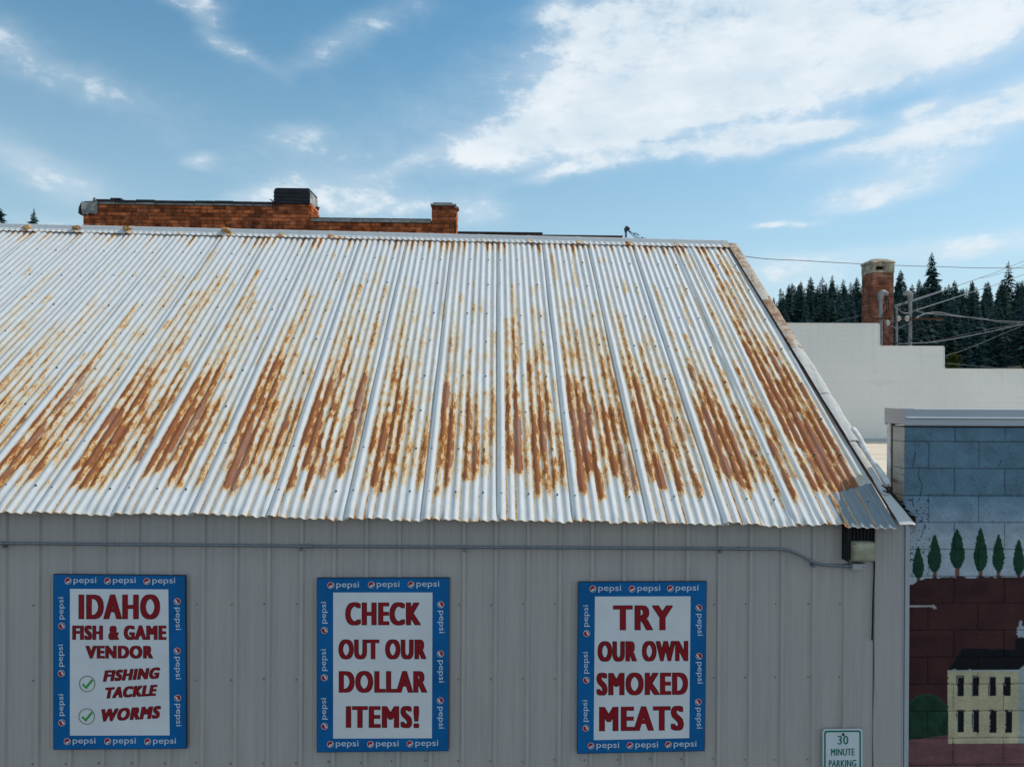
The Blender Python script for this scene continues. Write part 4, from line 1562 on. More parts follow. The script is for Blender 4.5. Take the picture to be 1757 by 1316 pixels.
for (xa, za), (xb, zb) in zip(top_o[:-1], top_o[1:]):
    d = Vector((xb - xa, 0, zb - za)).normalized()
    nrm = Vector((-d.z, 0, d.x)) * -1
    nrm = Vector((d.z, 0, -d.x))
    a0, b0 = Vector((xa, 0, za)), Vector((xb, 0, zb))
    o1 = nrm * .016
    q = [a0, b0, b0 + o1, a0 + o1]
    mb.add([(p.x, YV - .012, p.z) for p in q] + [(p.x, YV + .265, p.z) for p in q], [(0, 1, 2, 3), (3, 2, 6, 7), (7, 6, 5, 4), (0, 4, 5, 1)])
mb.build('coping', M['white_wall'], wb)
mb = MB()
mb.box(pts[0].x + .1, pts[-1].x - .1, YV + .25, YV + 9, 0, at(1700, 640, YV).z - .4)
mb.build('roof', M['tar'], wb)
mb = MB()
mb.box(pts[0].x, 16, YV - .03, YV - .001, DZ - .02, DZ + .055)
mb.build('base_flashing', M['cap_metal'], wb)


# ------------------------------------------------------------------ bricks
def brick_mesh(l, d, h, name='brick'):
    mb = MB()
    e = .0035
    mb.add([(0, 0, 0), (l, 0, 0), (l, d, 0), (0, d, 0), (0, 0, h), (l, 0, h), (l, d, h), (0, d, h),
            (e, -e, e), (l - e, -e, e), (l - e, -e, h - e), (e, -e, h - e)],
           [(0, 3, 2, 1), (4, 5, 6, 7), (1, 2, 6, 5), (2, 3, 7, 6), (3, 0, 4, 7), (8, 9, 10, 11), (0, 1, 9, 8), (1, 5, 10, 9), (5, 4, 11, 10), (4, 0, 8, 11)])
    return mb


_bm = {}


def lay_brick(l, x, y, z, parent, mt, rg, face='front', h=.057):
    key = (round(l, 3), mt.name, face)
    if key not in _bm:
        mb = brick_mesh(l, .06, h)
        if face == 'right':        # front turned to +x
            mb.v = [(-b_ + 0, a_, c_) for a_, b_, c_ in mb.v]
            mb.v = [(a_, b_, c_) for a_, b_, c_ in mb.v]
        if face == 'left':
            mb.v = [(b_, l - a_, c_) for a_, b_, c_ in mb.v]
        _bm[key] = mb.mesh('brick', mt)
    o = bpy.data.objects.new('brick', _bm[key])
    COL.objects.link(o)
    o.parent = parent
    off = Vector((0, 0, 0))
    q = parent
    while q is not None:
        off += q.location
        q = q.parent
    o.location = Vector((x, y, z)) - off
    if face == 'front':
        o.location.y += rg.uniform(-.004, .004)
    return o


def brick_face(x0, x1, z0, z1, y, parent, mt, seed, L=.213, P_=.0677, x_phase=0.0):
    rg = random.Random(seed)
    n = int(math.ceil((z1 - z0) / P_))
    for r_ in range(n):
        z = z1 - (r_ + 1) * P_
        x = x0 - (L / 2 if r_ % 2 else 0)
        hdr = r_ % 6 == 5
        while x < x1 - .015:
            l = (L / 2 if hdr else L) - .010
            a_, b_ = max(x, x0), min(x + l, x1)
            if b_ - a_ > .03:
                ll = b_ - a_
                ll = L - .010 if abs(ll - (L - .01)) < .012 else (L / 2 - .010 if abs(ll - (L / 2 - .01)) < .012 else round(ll, 2))
                lay_brick(ll, a_, y, z, parent, mt, rg)
            x += L / 2 if hdr else L


YK = 13.0
kb = empty('brick_building', (-4, YK, 0), 'old red brick building with parapet rising behind the rusty roof ridge', 'building')
xa, xb, xc, xd, xe = (at(px, 370, YK).x for px in (143, 469, 534, 741, 782))
zA = at(300, 352, YK).z
zB = at(640, 382, YK).z
mb = MB()
mb.box(xa, xb, YK + .006, YK + .35, 0, zA)
w1 = mb.build('tall_parapet', M['mortar'], kb)
zlow = at(300, 405, YK).z
brick_face(xa, xb, zlow, zA, YK, w1, M['brick'], 1)
mb = MB()
zC = at(500, 349, YK).z
mb.box(xb + .001, xc, YK - .03, YK + .52, 0, zC)
w2 = mb.build('square_stack', M['mortar'], kb)
brick_face(xb, xc, zlow - .05, zC, YK - .036, w2, M['brick'], 2)
rg = random.Random(4)
for r_ in range(8):
    z = zC - (r_ + 1) * .0677
    y = YK - .03
    while y < YK + .5:
        l = .105 if (r_ % 2 == 0 and y < YK) else .203
        lay_brick(l, xc + .006, y, z, w2, M['brick'], rg, 'right')
        y += l + .01
mb = MB()
mb.box(xc + .002, xd, YK + .006, YK + .3, 0, zB)
w3 = mb.build('low_parapet', M['mortar'], kb)
brick_face(xc, xd, at(640, 402, YK).z, zB, YK, w3, M['brick'], 3)
mb = MB()
zD = at(760, 354, YK).z
mb.box(xd + .001, xe, YK - .03, YK + .45, 0, zD)
w4 = mb.build('brick_pier', M['mortar'], kb)
brick_face(xd, xe, at(760, 404, YK).z, zD, YK - .036, w4, M['brick'], 5)
rg = random.Random(6)
for r_ in range(9):
    z = zD - (r_ + 1) * .0677
    y = YK - .03
    while y < YK + .42:
        l = .105 if (r_ % 2 == 0 and y < YK) else .203
        lay_brick(l, xe + .006, y, z, w4, M['brick'], rg, 'right')
        y += l + .01
# copings
mb = MB()
xf = at(166, 350, YK).x
n_ = 9
for k in range(n_):
    x0 = xf + (xb - xf) * k / n_
    x1 = xf + (xb - xf) * (k + 1) / n_ - .012
    dz_ = random.Random(k).uniform(-.006, .01)
    mb.box(x0, x1, YK - .022, YK + .38, zA, zA + .030 + dz_, 0)
    mb.box(x0 + .01, x1 + .008, YK - .040, YK + .39, zA + .031 + dz_, zA + .072 + dz_, 1)
for px in (196, 205):
    p = at(px, 345, YK)
    mb.box(p.x - .05, p.x + .04, YK - .04, YK + .1, zA + .08, zA + .105, 1)
mb.build('coping', [M['coping'], M['tar']], w1)
mb = MB()
for k in range(6):
    x0 = xc + .01 + (xd - xc - .02) * k / 6
    x1 = xc + .01 + (xd - xc - .02) * (k + 1) / 6 - .01
    mb.box(x0, x1, YK - .035, YK + .33, zB, zB + .055, 0)
    mb.box(x0, x1, YK - .01, YK + .31, zB + .056, zB + .078, 1)
mb.build('coping', [M['coping'], M['tar']], w3)
mb = MB()
mb.box(xd - .02, xe + .012, YK - .06, YK + .46, zD, zD + .03)
mb.box(xd + .03, xe - .06, YK - .045, YK + .42, zD + .031, zD + .058)
mb.box(xe - .02, xe + .055, YK - .05, YK + .2, zD - .045, zD - .02)
mb.build('coping', M['coping'], w4)
# bent sheet flashing wrapped over the left end of the parapet
a_ = [at(px, py, YK - .05) for px, py in ((139, 347), (167, 345.5), (166, 366), (142, 368))]
mb = MB()
nx, nz = 8, 6
P = np.zeros((nz, nx, 3))
for r_ in range(nz):
    for c_i in range(nx):
        u, v = c_i / (nx - 1), r_ / (nz - 1)
        p = (a_[0] * (1 - u) + a_[1] * u) * (1 - v) + (a_[3] * (1 - u) + a_[2] * u) * v
        P[r_, c_i] = (p.x, YK - .05 - .03 * math.sin(u * 9 + v * 3) * v, p.z + .01 * math.sin(u * 14))
link('flashing', grid_mesh('flashing', P, M['flashing'], smooth=False), w1)
mb = MB()
e0, e1, e2, e3, e4 = (at(px, py, YK - .05) for px, py in ((139, 347), (135, 356), (134, 366), (138, 369), (141, 367)))
mb.add([e0, e1, e2, e3, e4, *[p + Vector((0, .42, .0)) for p in (e0, e1, e2, e3, e4)]], [(0, 1, 6, 5), (1, 2, 7, 6), (2, 3, 8, 7), (3, 4, 9, 8)])
p0, p1 = at(140, 346, YK - .05), at(168, 344.5, YK - .05)
mb.add([p0, p1, p1 + Vector((0, .45, .0)), p0 + Vector((0, .45, 0))], [(0, 1, 2, 3)])
p = at(163.5, 343, YK)
mb.box(p.x - .02, p.x + .02, YK - .04, YK, p.z - .03, p.z + .03)
mb.build('flashing_end', M['flashing'], w1)
# building body behind the parapets
mb = MB()
mb.box(xa + .02, xe - .02, YK + .36, YK + 9, 0, zB - .35)
mb.build('flat_roof', M['tar'], kb)

# black sheet metal cover on the stack
ck = empty('stack_cover', (0, YK, zC), 'black banded metal cover sitting on the square brick stack', 'chimney cover')
c0, c1 = at(469.5, 350, YK - .06), at(530.5, 323, YK - .06)
ck.location = ((c0.x + c1.x) / 2, YK + .2, zC)
mb = MB()
zt = c1.z
r_ = .06
prof = [(c0.x, c0.z + .0), (c1.x, c0.z), (c1.x, zt)]
prof += [(c0.x + r_ - r_ * math.sin(R(a)), zt - r_ + r_ * math.cos(R(a))) for a in (0, 22, 45, 67, 90)]
mb.prism_y(prof, YK - .06, YK + .55)
mb.build('cover_body', M['black_cover'], ck, bevel=.012)
for f_ in (.22, .45, .68):
    mb = MB()
    z = c0.z + (zt - c0.z) * f_
    mb.box(c0.x - .004 * (f_ < .9), c1.x + .006, YK - .072, YK + .56, z, z + .012)
    mb.build('band', M['tar'], ck)
mb = MB()
mb.box(c1.x + .004, c1.x + .012, YK - .02, YK + .5, c0.z + .01, zt - .06)
mb.build('side_panel', M['flashing'], ck)
mb = MB()
l0 = at(463, 341, YK - .06)
mb.add([l0, l0 + Vector((.14, 0, -.09)), l0 + Vector((.14, 0, -.12)), l0 + Vector((0, 0, -.02)), *[q + Vector((0, .3, 0)) for q in (l0, l0 + Vector((.14, 0, -.09)), l0 + Vector((.14, 0, -.12)), l0 + Vector((0, 0, -.02)))]],
       [(3, 2, 1, 0), (0, 1, 5, 4), (2, 3, 7, 6), (3, 0, 4, 7)])
mb.build('bent_lip', M['black_cover'], ck)

# small white vent behind the stack
vp = at(541, 376, YK + .45)
vt = empty('roof_vent', vp, 'small white pipe vent with round cap beside the square brick stack', 'vent')
mb = MB()
zt_ = at(541, 361, YK + .45).z
mb.tube([(vp.x, vp.y, vp.z - .25), (vp.x, vp.y, zt_)], .028, 10)
mb.build('pipe', M['white_trim'], vt)
mb = MB()
mb.tube([(vp.x, vp.y, zt_), (vp.x, vp.y, zt_ + .02)], [.055, .075], 12)
mb.tube([(vp.x, vp.y, zt_ + .045), (vp.x, vp.y, zt_ + .055), (vp.x, vp.y, zt_ + .085)], [.085, .08, .02], 12)
mb.tube([(vp.x, vp.y, zt_ + .01), (vp.x, vp.y, zt_ + .06)], .02, 8)
mb.build('vent_cap', M['dark_steel'], vt)

# low flat roofs seen as thin dark lines over the ridge
fr_ = empty('flat_roofed_building', (0.5, 14.2, 0), 'low flat roofed building whose brown edge shows over the ridge', 'building')
a_, b_ = at(783, 399.5, 14.2), at(930, 402, 14.2)
mb = MB()
mb.box(a_.x, b_.x, 14.2, 14.5, 0, b_.z - .0)
mb.build('wall', M['fascia'], fr_)
mb = MB()
mb.box(a_.x - .02, b_.x + .01, 14.17, 14.53, b_.z, b_.z + .03)
mb.build('roof_edge', M['tar'], fr_)
a_, b_ = at(932, 405, 14.8), at(1068, 406.5, 14.8)
mb = MB()
mb.box(a_.x - .4, b_.x, 14.8, 15.1, 0, b_.z)
mb.build('wall', M['fascia'], fr_)
mb = MB()
mb.box(a_.x - .4, b_.x + .01, 14.78, 15.12, b_.z, b_.z + .022)
mb.build('roof_edge', M['fascia'], fr_)

# service mast poking over the ridge
YM = 9.0
ms = empty('service_mast', at(1074, 440, YM), 'short service mast with looped black wires above the rusty ridge', 'mast')
p0, p1 = at(1074.5, 460, YM), at(1074, 396, YM)
mb = MB()
mb.tube([p0, p1], .015, 10)
mb.build('pipe', M['mast'], ms)
mb = MB()
h0 = p1
mb.tube([h0 + Vector((0, 0, -.02)), h0 + Vector((0, 0, .02)), h0 + Vector((.008, 0, .038)), h0 + Vector((.03, -.01, .030)), h0 + Vector((.045, -.02, .012))], [.018, .026, .027, .022, .008], 10)
mb.build('weatherhead', M['dark_steel'], ms)
for pts_ in ([(1077, 394), (1085, 400), (1092, 407), (1100, 409.5), (1102, 406)], [(1077, 395), (1084, 403), (1090, 408.5), (1098, 410)], [(1078, 396), (1086, 401), (1091, 400), (1095, 402), (1097, 405), (1092, 403), (1087, 401)]):
    mb = MB()
    mb.tube([at(px, py, YM - .02) for px, py in pts_], .0042, 6)
    mb.build('wire_loop', M['cable_black'], ms)

# ------------------------------------------------------------------ chimney, masts and wires on the right
YH = 15.5
cx0, cx1 = at(1497.5, 520, YH).x, at(1533, 520, YH).x
DH = .46
zt = at(1515, 468, YH).z
ch = empty('brick_chimney', ((cx0 + cx1) / 2, YH, 0), 'tall old brick chimney with crumbling crown behind the white wall', 'chimney')
mb = MB()
mb.box(cx0, cx1, YH, YH + DH, 0, zt)
core = mb.build('stack', M['mortar'], ch)
L_ = (cx1 - cx0 + .01) / 2
zb = at(1515, 598, YH).z
brick_face(cx0, cx1, zb, zt, YH - .006, core, M['brick_worn'], 11, L=L_)
rg = random.Random(12)
for r_ in range(int((zt - zb) / .0677)):
    z = zt - (r_ + 1) * .0677
    y = YH
    LL = (DH + .01) / 2 - .01
    seq = [LL, LL] if r_ % 2 else [LL / 2 - .005, LL, LL / 2 - .005]
    for l in seq:
        lay_brick(l, cx0 - .006, y, z, core, M['brick_worn'], rg, 'left')
        y += l + .01
mb = MB()
za, zb_ = zt + .002, at(1515, 452, YH).z
ow = (at(1502.5, 460, YH).x, at(1518.5, 460, YH).x)
oz = (at(1510, 463.5, YH).z, at(1510, 456.5, YH).z)
e = .012
X0, X1 = cx0 - e, cx1 + e
mb.box(X0, ow[0], YH - e, YH + .10, za, zb_)
mb.box(ow[1], X1, YH - e, YH + .10, za, zb_)
mb.box(ow[0], ow[1], YH - e, YH + .10, za, oz[0])
mb.box(ow[0], ow[1], YH - e, YH + .10, oz[1], zb_)
mb.box(X0, X1, YH + .36, YH + DH + e, za, zb_)
mb.box(X0, X0 + .1, YH + .10, YH + .36, za, zb_)
mb.box(X1 - .1, X1, YH + .10, YH + .36, za, zb_)
mb.build('mortar_band', M['crown'], ch)
mb = MB()
mb.box(X0 + .1, X1 - .1, YH + .10, YH + .36, za, zb_ - .002)
mb.build('flue', M['black'], ch)
rg = random.Random(9)
rows = [(1.16, 0.0), (1.22, .025), (1.12, .055), (.86, .085), (.60, .115), (.30, .125)]
mb = MB()
vs, fs = [], []
nn = 28
cxm, cym = (cx0 + cx1) / 2, YH + DH / 2
for s_, dz_ in rows:
    for k in range(nn):
        an = 2 * math.pi * k / nn
        c_, s2 = math.cos(an), math.sin(an)
        m_ = max(abs(c_), abs(s2))
        j_ = rg.uniform(.95, 1.06)
        vs.append((cxm + c_ / m_ * (cx1 - cx0) / 2 * s_ * j_, cym + s2 / m_ * DH / 2 * s_ * j_, zb_ + .002 + dz_ + rg.uniform(-.012, .014) * (dz_ > 0)))
for i in range(len(rows) - 1):
    for k in range(nn):
        fs.append((i * nn + k, i * nn + (k + 1) % nn, (i + 1) * nn + (k + 1) % nn, (i + 1) * nn + k))
fs.append(tuple((len(rows) - 1) * nn + k for k in range(nn)))
fs.append(tuple(range(nn - 1, -1, -1)))
mb.add(vs, fs)
mb.build('crown', M['crown'], ch)
mb = MB()
p = at(1504, 474, YH - .012)
q_ = at(1531, 474.5, YH - .012)
for k in range(9):
    xa_ = p.x + (q_.x - p.x) * k / 9
    hh_ = rg.uniform(.006, .014)
    mb.box(xa_, xa_ + (q_.x - p.x) / 9 * rg.uniform(.7, 1.0), YH - .016, YH - .009, p.z - hh_ + .004, p.z + hh_)
mb.build('mortar_smear', M['coping'], ch)

YMM = 14.7
PXM = 12.2 / 1.0
masts = []
for name, px, top, head, lab in (('service_mast', 1511, 512, 1, 'grey service mast with hooded top standing before the brick chimney'),
                                 ('service_mast', 1561.5, 512, -1, 'pale service mast with hooded top standing right of the brick chimney')):
    base = at(px, 640, YMM)
    r_ = empty(name, base, lab, 'mast')
    mb = MB()
    rad = 3.1 * YMM / F
    mb.tube([base, at(px, top, YMM)], rad, 12)
    mb.build('pipe', M['mast'], r_)
    mb = MB()
    hp = [(px, 516), (px, 508), (px + head * 1.2, 504.2), (px + head * 5, 502.6), (px + head * 9.5, 504.5), (px + head * 11.5, 508)]
    if head < 0:
        hp = [(px, 516), (px, 508), (px - 1.2, 504.5), (px - 5, 502.6), (px - 9, 504), (px - 11.5, 507)]
    mb.tube([at(a_, b_, YMM) for a_, b_ in hp], [rad * 1.25, rad * 1.6, rad * 1.75, rad * 1.75, rad * 1.45, rad * .6], 12)
    mb.build('weatherhead', M['mast'], r_)
    masts.append(r_)
    loops = ([[(1522, 508), (1525, 517), (1525, 530), (1521, 540), (1516, 546)], [(1520, 508), (1522, 520), (1521, 532), (1514, 543)], [(1519, 508), (1519, 520), (1515, 528)]] if head > 0 else
             [[(1551, 507), (1548, 515), (1547, 527), (1550, 538), (1556, 545)], [(1552, 508), (1551, 520), (1551, 536)]])
    for lp in loops:
        mb = MB()
        mb.tube([at(a_, b_, YMM - .05) for a_, b_ in lp], .011, 6)
        mb.build('wire_loop', M['cable_black'], r_)
# thin middle pipe carrying the rack
base = at(1538.5, 640, YMM)
rk = empty('wire_rack', base, 'rusty crossbar with white insulators between the two hooded masts', 'wire rack')
mb = MB()
mb.tube([base, at(1538.5, 530, YMM), at(1536.5, 527, YMM)], 1.9 * YMM / F, 10)
mb.build('pipe', M['mast'], rk)
mb = MB()
p, q_ = at(1496, 546.5, YMM), at(1613, 548.5, YMM)
mb.box(p.x, q_.x, YMM - .075, YMM - .045, q_.z - .012, p.z + .012)
mb.box(p.x, q_.x, YMM - .095, YMM - .0755, q_.z - .012, q_.z + .004)
mb.build('crossbar', M['rusty_iron'], rk)
for px in (1542, 1556, 1523):
    mb = MB()
    c = at(px, 546.5 if px > 1530 else 554, YMM - .13)
    for dz_, r0, r1 in ((-.04, .03, .055), (-.012, .03, .06), (.016, .03, .05)):
        mb.tube([c + Vector((0, 0, dz_)), c + Vector((0, 0, dz_ + .012)), c + Vector((0, 0, dz_ + .026))], [r0, r1, r0], 12)
    mb.tube([c + Vector((0, 0, -.06)), c + Vector((0, 0, .06))], .022, 8)
    mb.build('insulator', M['porcelain'], rk)
for pts_, m_ in (([(1516, 556), (1517, 572), (1524, 585), (1533, 590), (1540, 588)], 'cable_black'), ([(1520, 555), (1523, 572), (1530, 584), (1538, 588)], 'cable_dull'), ([(1545, 553), (1556, 558), (1568, 556), (1574, 566), (1571, 578), (1562, 586)], 'cable_black'),
                 ([(1530, 560), (1540, 563), (1550, 559), (1556, 556)], 'cable_grey'), ([(1536, 527), (1542, 530), (1546, 535), (1553, 538), (1562, 537), (1572, 532)], 'cable_grey'), ([(1526, 558), (1530, 550), (1533, 545)], 'cable_grey'), ([(1556, 545), (1566, 549), (1572, 556)], 'cable_black'),
                 ([(1604, 543), (1598, 555), (1588, 564), (1574, 566)], 'cable_black')):
    mb = MB()
    mb.tube([at(a_, b_, YMM - .16) for a_, b_ in pts_], .010, 6)
    mb.build('jumper_wire', M[m_], rk)


def wire(pts_, r_, m_, label, n=20):
    """wire through (px, py, Y) knots, smoothed"""
    r_ *= .62
    K_ = [at(a_, b_, y) for a_, b_, y in pts_]
    out_ = []
    for i in range(len(K_) - 1):
        p0 = K_[max(i - 1, 0)]
        p1, p2 = K_[i], K_[i + 1]
        p3 = K_[min(i + 2, len(K_) - 1)]
        for k in range(n):
            t = k / n
            out_.append(.5 * ((2 * p1) + (p2 - p0) * t + (2 * p0 - 5 * p1 + 4 * p2 - p3) * t * t + (3 * p1 - p0 - 3 * p2 + p3) * t ** 3))
    out_.append(K_[-1])
    mb = MB()
    mb.tube(out_, r_, 6)
    return tag(mb.build('overhead_wire', M[m_]), label, 'wire', 'overhead wires right of the roof')


wire([(1100, 408, 9.0), (1285, 441, 10.2), (1380, 447.5, 10.8), (1480, 453, 11.5), (1600, 457.5, 12.2), (1757, 460, 13.2), (2100, 455, 16)], .0085, 'cable_black', 'black wire crossing the sky level from roof edge to right frame')
wire([(1534, 525, 14.6), (1600, 504, 16.5), (1680, 477.5, 19), (1757, 448, 22), (2000, 350, 34)], .013, 'cable_grey', 'upper of two pale wires climbing right from the masts')
wire([(1536, 527, 14.6), (1610, 502.5, 16.7), (1672, 480, 19), (1757, 455, 22), (2000, 365, 34)], .010, 'cable_grey', 'thin pale wire just under the upper climbing one')
wire([(1570, 533, 14.6), (1620, 517, 16), (1690, 494, 18.5), (1757, 471, 21), (2000, 380, 32)], .014, 'cable_grey', 'lower single pale wire climbing right from the masts')
wire([(1572, 546, 14.5), (1585, 539.5, 14.9), (1603, 536.5, 15.3), (1618, 537.5, 15.7), (1640, 542, 16.3), (1690, 548.5, 18), (1757, 553, 20.5), (2000, 560, 30)], .026, 'cable_dull', 'thick twisted cable sagging to the right from the masts')
wire([(1572, 534, 14.5), (1590, 538, 14.9), (1612, 540, 15.5), (1640, 542.6, 16.2), (1690, 547.5, 18), (1757, 556, 20.5), (2000, 566, 30)], .014, 'cable_grey', 'pale conductor wrapped along the thick twisted cable')
wire([(1540, 590, 14.6), (1580, 588.5, 15.5), (1620, 584.5, 16.5), (1690, 571, 18.5), (1757, 556, 21), (2000, 500, 30)], .015, 'cable_grey', 'bright low wire dipping behind the stepped white wall')
wire([(1600, 586, 15.6), (1650, 575, 17), (1700, 564.5, 18.7), (1757, 552, 21), (2000, 490, 30)], .009, 'cable_dull', 'dull thin wire above the bright low one')
wire([(1612, 613, 16.5), (1650, 602, 18), (1700, 582, 20), (1757, 558, 22.5), (2000, 460, 34)], .008, 'cable_dull', 'faint wire slanting up past the yellow green tree')
wire([(1600, 621, 16.5), (1650, 626, 18), (1700, 630, 20), (1757, 633, 23), (2000, 640, 36)], .012, 'cable_dull', 'lowest wire running along the top of the white parapet')
wire([(1480, 541, 16.2), (1440, 550, 17.5), (1410, 558, 18.5), (1300, 580, 22)], .012, 'cable_grey', 'short pale wire left of the brick chimney')

# tip of a house roof over the white wall
hr = empty('small_house', at(1443, 640, 24), 'small house showing only its pink roof tip over the white wall', 'house')
a_, b_, t_ = at(1412, 562, 24), at(1474, 562, 24), at(1443, 551, 24)
mb = MB()
mb.add([(a_.x, 24, a_.z), (b_.x, 24, a_.z), (b_.x, 26, a_.z), (a_.x, 26, a_.z), (t_.x - .05, 25, t_.z), (t_.x + .05, 25, t_.z)], [(0, 1, 5, 4), (1, 2, 5), (2, 3, 4, 5), (3, 0, 4), (0, 3, 2, 1)])
mb.build('roof', M['pink_roof'], hr)
mb = MB()
mb.box(a_.x + .1, b_.x - .1, 24.1, 25.9, 0, a_.z - .002)
mb.build('wall', M['pale_wall'], hr)


# ------------------------------------------------------------------ trees
def conifer_mesh(seed, h=15.0, w=2.6, bare=.10, tufts=21, sparse=1.0):
    rg = random.Random(seed)
    mb = MB()
    lean = rg.uniform(-.012, .012)
    mb.tube([(0, 0, -1.0), (lean * h * .5, 0, h * .5), (lean * h, 0, h)], [.26, .15, .02], 6, 0)
    for i in range(tufts):
        q = i / (tufts - 1)
        z = h * (bare + (1 - bare) * (q ** .92) * .985)
        rad = w * (1 - q) ** .66 * rg.uniform(.72, 1.16) + .22
        n = max(5, int((13 - 7 * q) * sparse))
        a0 = rg.uniform(0, 6.28)
        for k in range(n):
            if rg.random() < .10:
                continue
            an = a0 + 2 * math.pi * k / n + rg.uniform(-.28, .28)
            l = rad * rg.uniform(.55, 1.15)
            d = Vector((math.cos(an), math.sin(an), 0))
            s_ = Vector((-d.y, d.x, 0))
            c = Vector((lean * z, 0, z))
            drop = l * rg.uniform(.10, .48)
            wd = min(l * rg.uniform(.20, .36), .62)
            mid = c + d * l * .55 + Vector((0, 0, -drop * .30))
            tip = c + d * l + Vector((0, 0, -drop + rg.uniform(0, .25)))
            mb.add([c + Vector((0, 0, .12)), mid + s_ * wd + Vector((0, 0, -.22 * l * rg.random())), tip, mid - s_ * wd + Vector((0, 0, -.22 * l * rg.random())), mid + Vector((0, 0, .16))],
                   [(0, 1, 4), (1, 2, 4), (2, 3, 4), (3, 0, 4)], 1)
            for t in range(6):                         # hanging sprays break the edge
                e = c + (tip - c) * rg.uniform(.35, 1.0)
                o_ = s_ * rg.uniform(-.5, .5) * min(l, 1.6) * .6 + d * rg.uniform(-.1, .25) * min(l, 1.6)
                dn = Vector((0, 0, -rg.uniform(.15, .5) * (.4 + .3 * l)))
                mb.add([e, e + o_ * .7 + dn * .3, e + o_ + dn], [(0, 1, 2)], 1)
    mb.add([(lean * h - .07, 0, h * .96), (lean * h + .07, 0, h * .96), (lean * h, 0, h * 1.03), (lean * h, .07, h * .96)], [(0, 1, 2), (1, 3, 2), (3, 0, 2)], 1)
    return mb


PROTO = [conifer_mesh(s_, 15, w_, b_, n_, sp_).mesh('conifer', [M['bark'], M['needles']]) for s_, w_, b_, n_, sp_ in
         ((1, 2.9, .03, 36, 1.1), (2, 2.5, .04, 38, 1.05), (3, 3.3, .03, 34, 1.15), (4, 2.7, .06, 28, .9), (5, 3.0, .03, 36, 1.1), (6, 2.2, .06, 36, 1.0), (7, 3.2, .14, 24, .8))]
rg = random.Random(21)


def tree_at(x, y, h, k, label, group, w=1.0):
    o = bpy.data.objects.new('conifer_tree', PROTO[k])
    COL.objects.link(o)
    z = float(hill_z(np.array([x]), np.array([y]))[0])
    o.location = (x, y, z - .2)
    s_ = h / 15.0
    o.scale = (s_ * w, s_ * w, s_)
    o.rotation_euler = (0, 0, rg.uniform(0, 6.28))
    return tag(o, label, 'tree', group)


SKYL = [(1180, 520), (1330, 500), (1345, 492), (1375, 478), (1420, 472), (1455, 470), (1480, 474), (1540, 462), (1575, 462), (1640, 472), (1690, 468), (1757, 452), (1850, 440), (1980, 430), (2100, 425)]


def skyline(px):
    for (a_, b_), (c_, d_) in zip(SKYL[:-1], SKYL[1:]):
        if a_ <= px <= c_:
            return b_ + (d_ - b_) * (px - a_) / (c_ - a_)
    return 500


HILLG = 'conifers covering the hillside on the right'
HLAB = 'one of many dark green conifers massed on the wooded hillside'
count = 0
rowsY = [152, 160, 169, 179, 190, 202, 215, 229, 244, 260, 277]
for ri, y in reversed(list(enumerate(rowsY))):          # skyline rows first
    px = 1170 + rg.uniform(0, 20)
    stepp = 4.6 * F / y * (.62 if ri > 7 else .98) * (1.25 if px < 1310 else 1.0)
    while px < 1840:
        X = (px - 847) / F * y
        yy = y + rg.uniform(-4, 4)
        z = float(hill_z(np.array([X]), np.array([yy]))[0])
        h = rg.uniform(10.5, 17)
        topy = 658 - (z + h - 5) / yy * F
        lim = skyline(px) + rg.uniform(-8, 20)
        if topy < lim:
            h = 5 + (658 - lim) / F * yy - z
        hid = 565 if px < 1512 else (604 if px < 1622 else 645)
        if h > 4 and count < 290 and 658 - (z + h - 5) / yy * F < hid:
            tree_at(X, yy, h, rg.randrange(7), HLAB, HILLG, rg.uniform(.9, 1.25))
            count += 1
        stepp = 4.6 * F / y * (.62 if ri > 7 else .98) * (1.3 if px < 1310 else 1.0)
        px += stepp * rg.uniform(.7, 1.3)
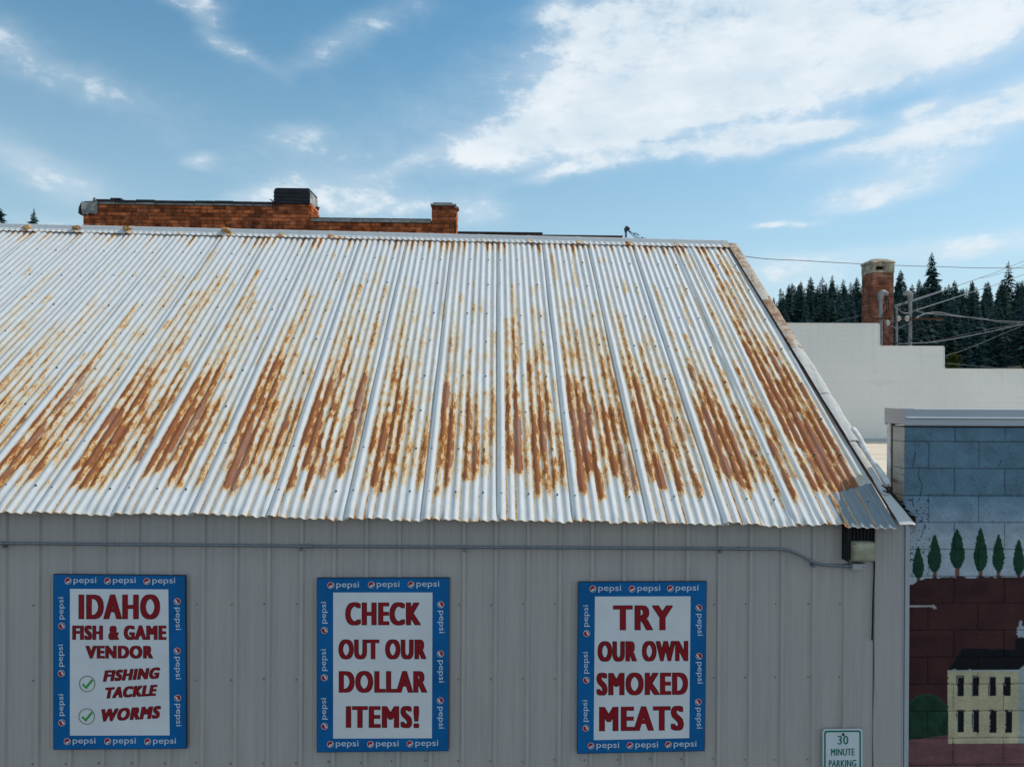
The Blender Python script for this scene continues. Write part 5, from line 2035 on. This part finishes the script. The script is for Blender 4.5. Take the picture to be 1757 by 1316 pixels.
# trees that stand out of the skyline
for px, topy, y, k, w_, lab in ((1610, 424, 262, 2, 1.45, 'tallest conifer rising well above the wooded skyline'),
                                (1433, 466, 250, 1, 1.0, 'slim pointed conifer left of the brick chimney on the skyline'),
                                (1417, 468, 246, 3, 1.05, 'thin see-through conifer second left of the chimney on skyline'),
                                (1554, 455, 258, 2, 1.0, 'pointed conifer just right of the chimney crown on the skyline'),
                                (1746, 438, 262, 6, 1.2, 'open crowned conifer at the right end of the skyline')):
    X = (px - 847) / F * y
    z = float(hill_z(np.array([X]), np.array([y]))[0])
    h = 5 + (658 - topy) / F * y - z
    tree_at(X, y, h, k, lab, HILLG, w_ * 15 / h if h > 22 else w_)
for px, topy, y, k, w_, lab in ((11, 364, 190, 2, 1.35, 'broad conifer top at far left over the roof ridge'), (69, 368, 195, 0, .9, 'small pointed conifer top over the ridge left of the brick parapet')):
    X = (px - 847) / F * y
    z = float(hill_z(np.array([X]), np.array([y]))[0])
    h = 5 + (658 - topy) / F * y - z
    tree_at(X, y, h, k, lab, 'conifers showing over the left of the ridge', w_)


def leafy(name, px, topy, basey, y, wpx, label):
    p = at(px, basey, y)
    t = at(px, topy, y)
    root = empty(name, (p.x, y, 0), label, 'tree')
    mb = MB()
    zg = float(hill_z(np.array([p.x]), np.array([y]))[0])
    mb.tube([(p.x, y, zg - .3), (p.x + .2, y, (p.z + t.z) / 2), (p.x, y, t.z - .5)], [.25, .14, .04], 7)
    for k in range(5):
        an = k * 1.3
        mb.tube([(p.x + .1, y, p.z + (t.z - p.z) * (.2 + .1 * k)), (p.x + math.cos(an) * wpx / F * y * .35, y + math.sin(an) * 1.2, p.z + (t.z - p.z) * (.45 + .1 * k))], [.07, .02], 5)
    mb.build('trunk', M['bark'], root)
    rg2 = random.Random(px)
    mb = MB()
    wr, hr_ = wpx / F * y / 2, (t.z - p.z) / 2
    cen = [Vector((p.x + rg2.uniform(-.6, .6) * wr, y + rg2.uniform(-.6, .6) * wr, p.z + hr_ + rg2.uniform(-.75, .75) * hr_)) for _ in range(16)]
    for k in range(1500):
        c = rg2.choice(cen) + Vector((rg2.gauss(0, 1) * wr * .22, rg2.gauss(0, 1) * wr * .22, rg2.gauss(0, 1) * hr_ * .16))
        s_ = rg2.uniform(.10, .22)
        a_ = Vector((rg2.gauss(0, 1), rg2.gauss(0, 1), rg2.gauss(0, 1))).normalized()
        b_ = a_.cross(Vector((rg2.gauss(0, 1), rg2.gauss(0, 1), rg2.gauss(0, 1)))).normalized()
        mb.add([c - a_ * s_, c + b_ * s_ * .6, c + a_ * s_, c - b_ * s_ * .6], [(0, 1, 2, 3)])
    mb.build('crown', M['leaves'], root)


leafy('broadleaf_tree', 1636, 607, 650, 60, 24, 'small yellow green tree beside the lowest step of the white wall')
leafy('broadleaf_tree', 1770, 622, 660, 62, 40, 'low yellow green tree at right end over the white wall')
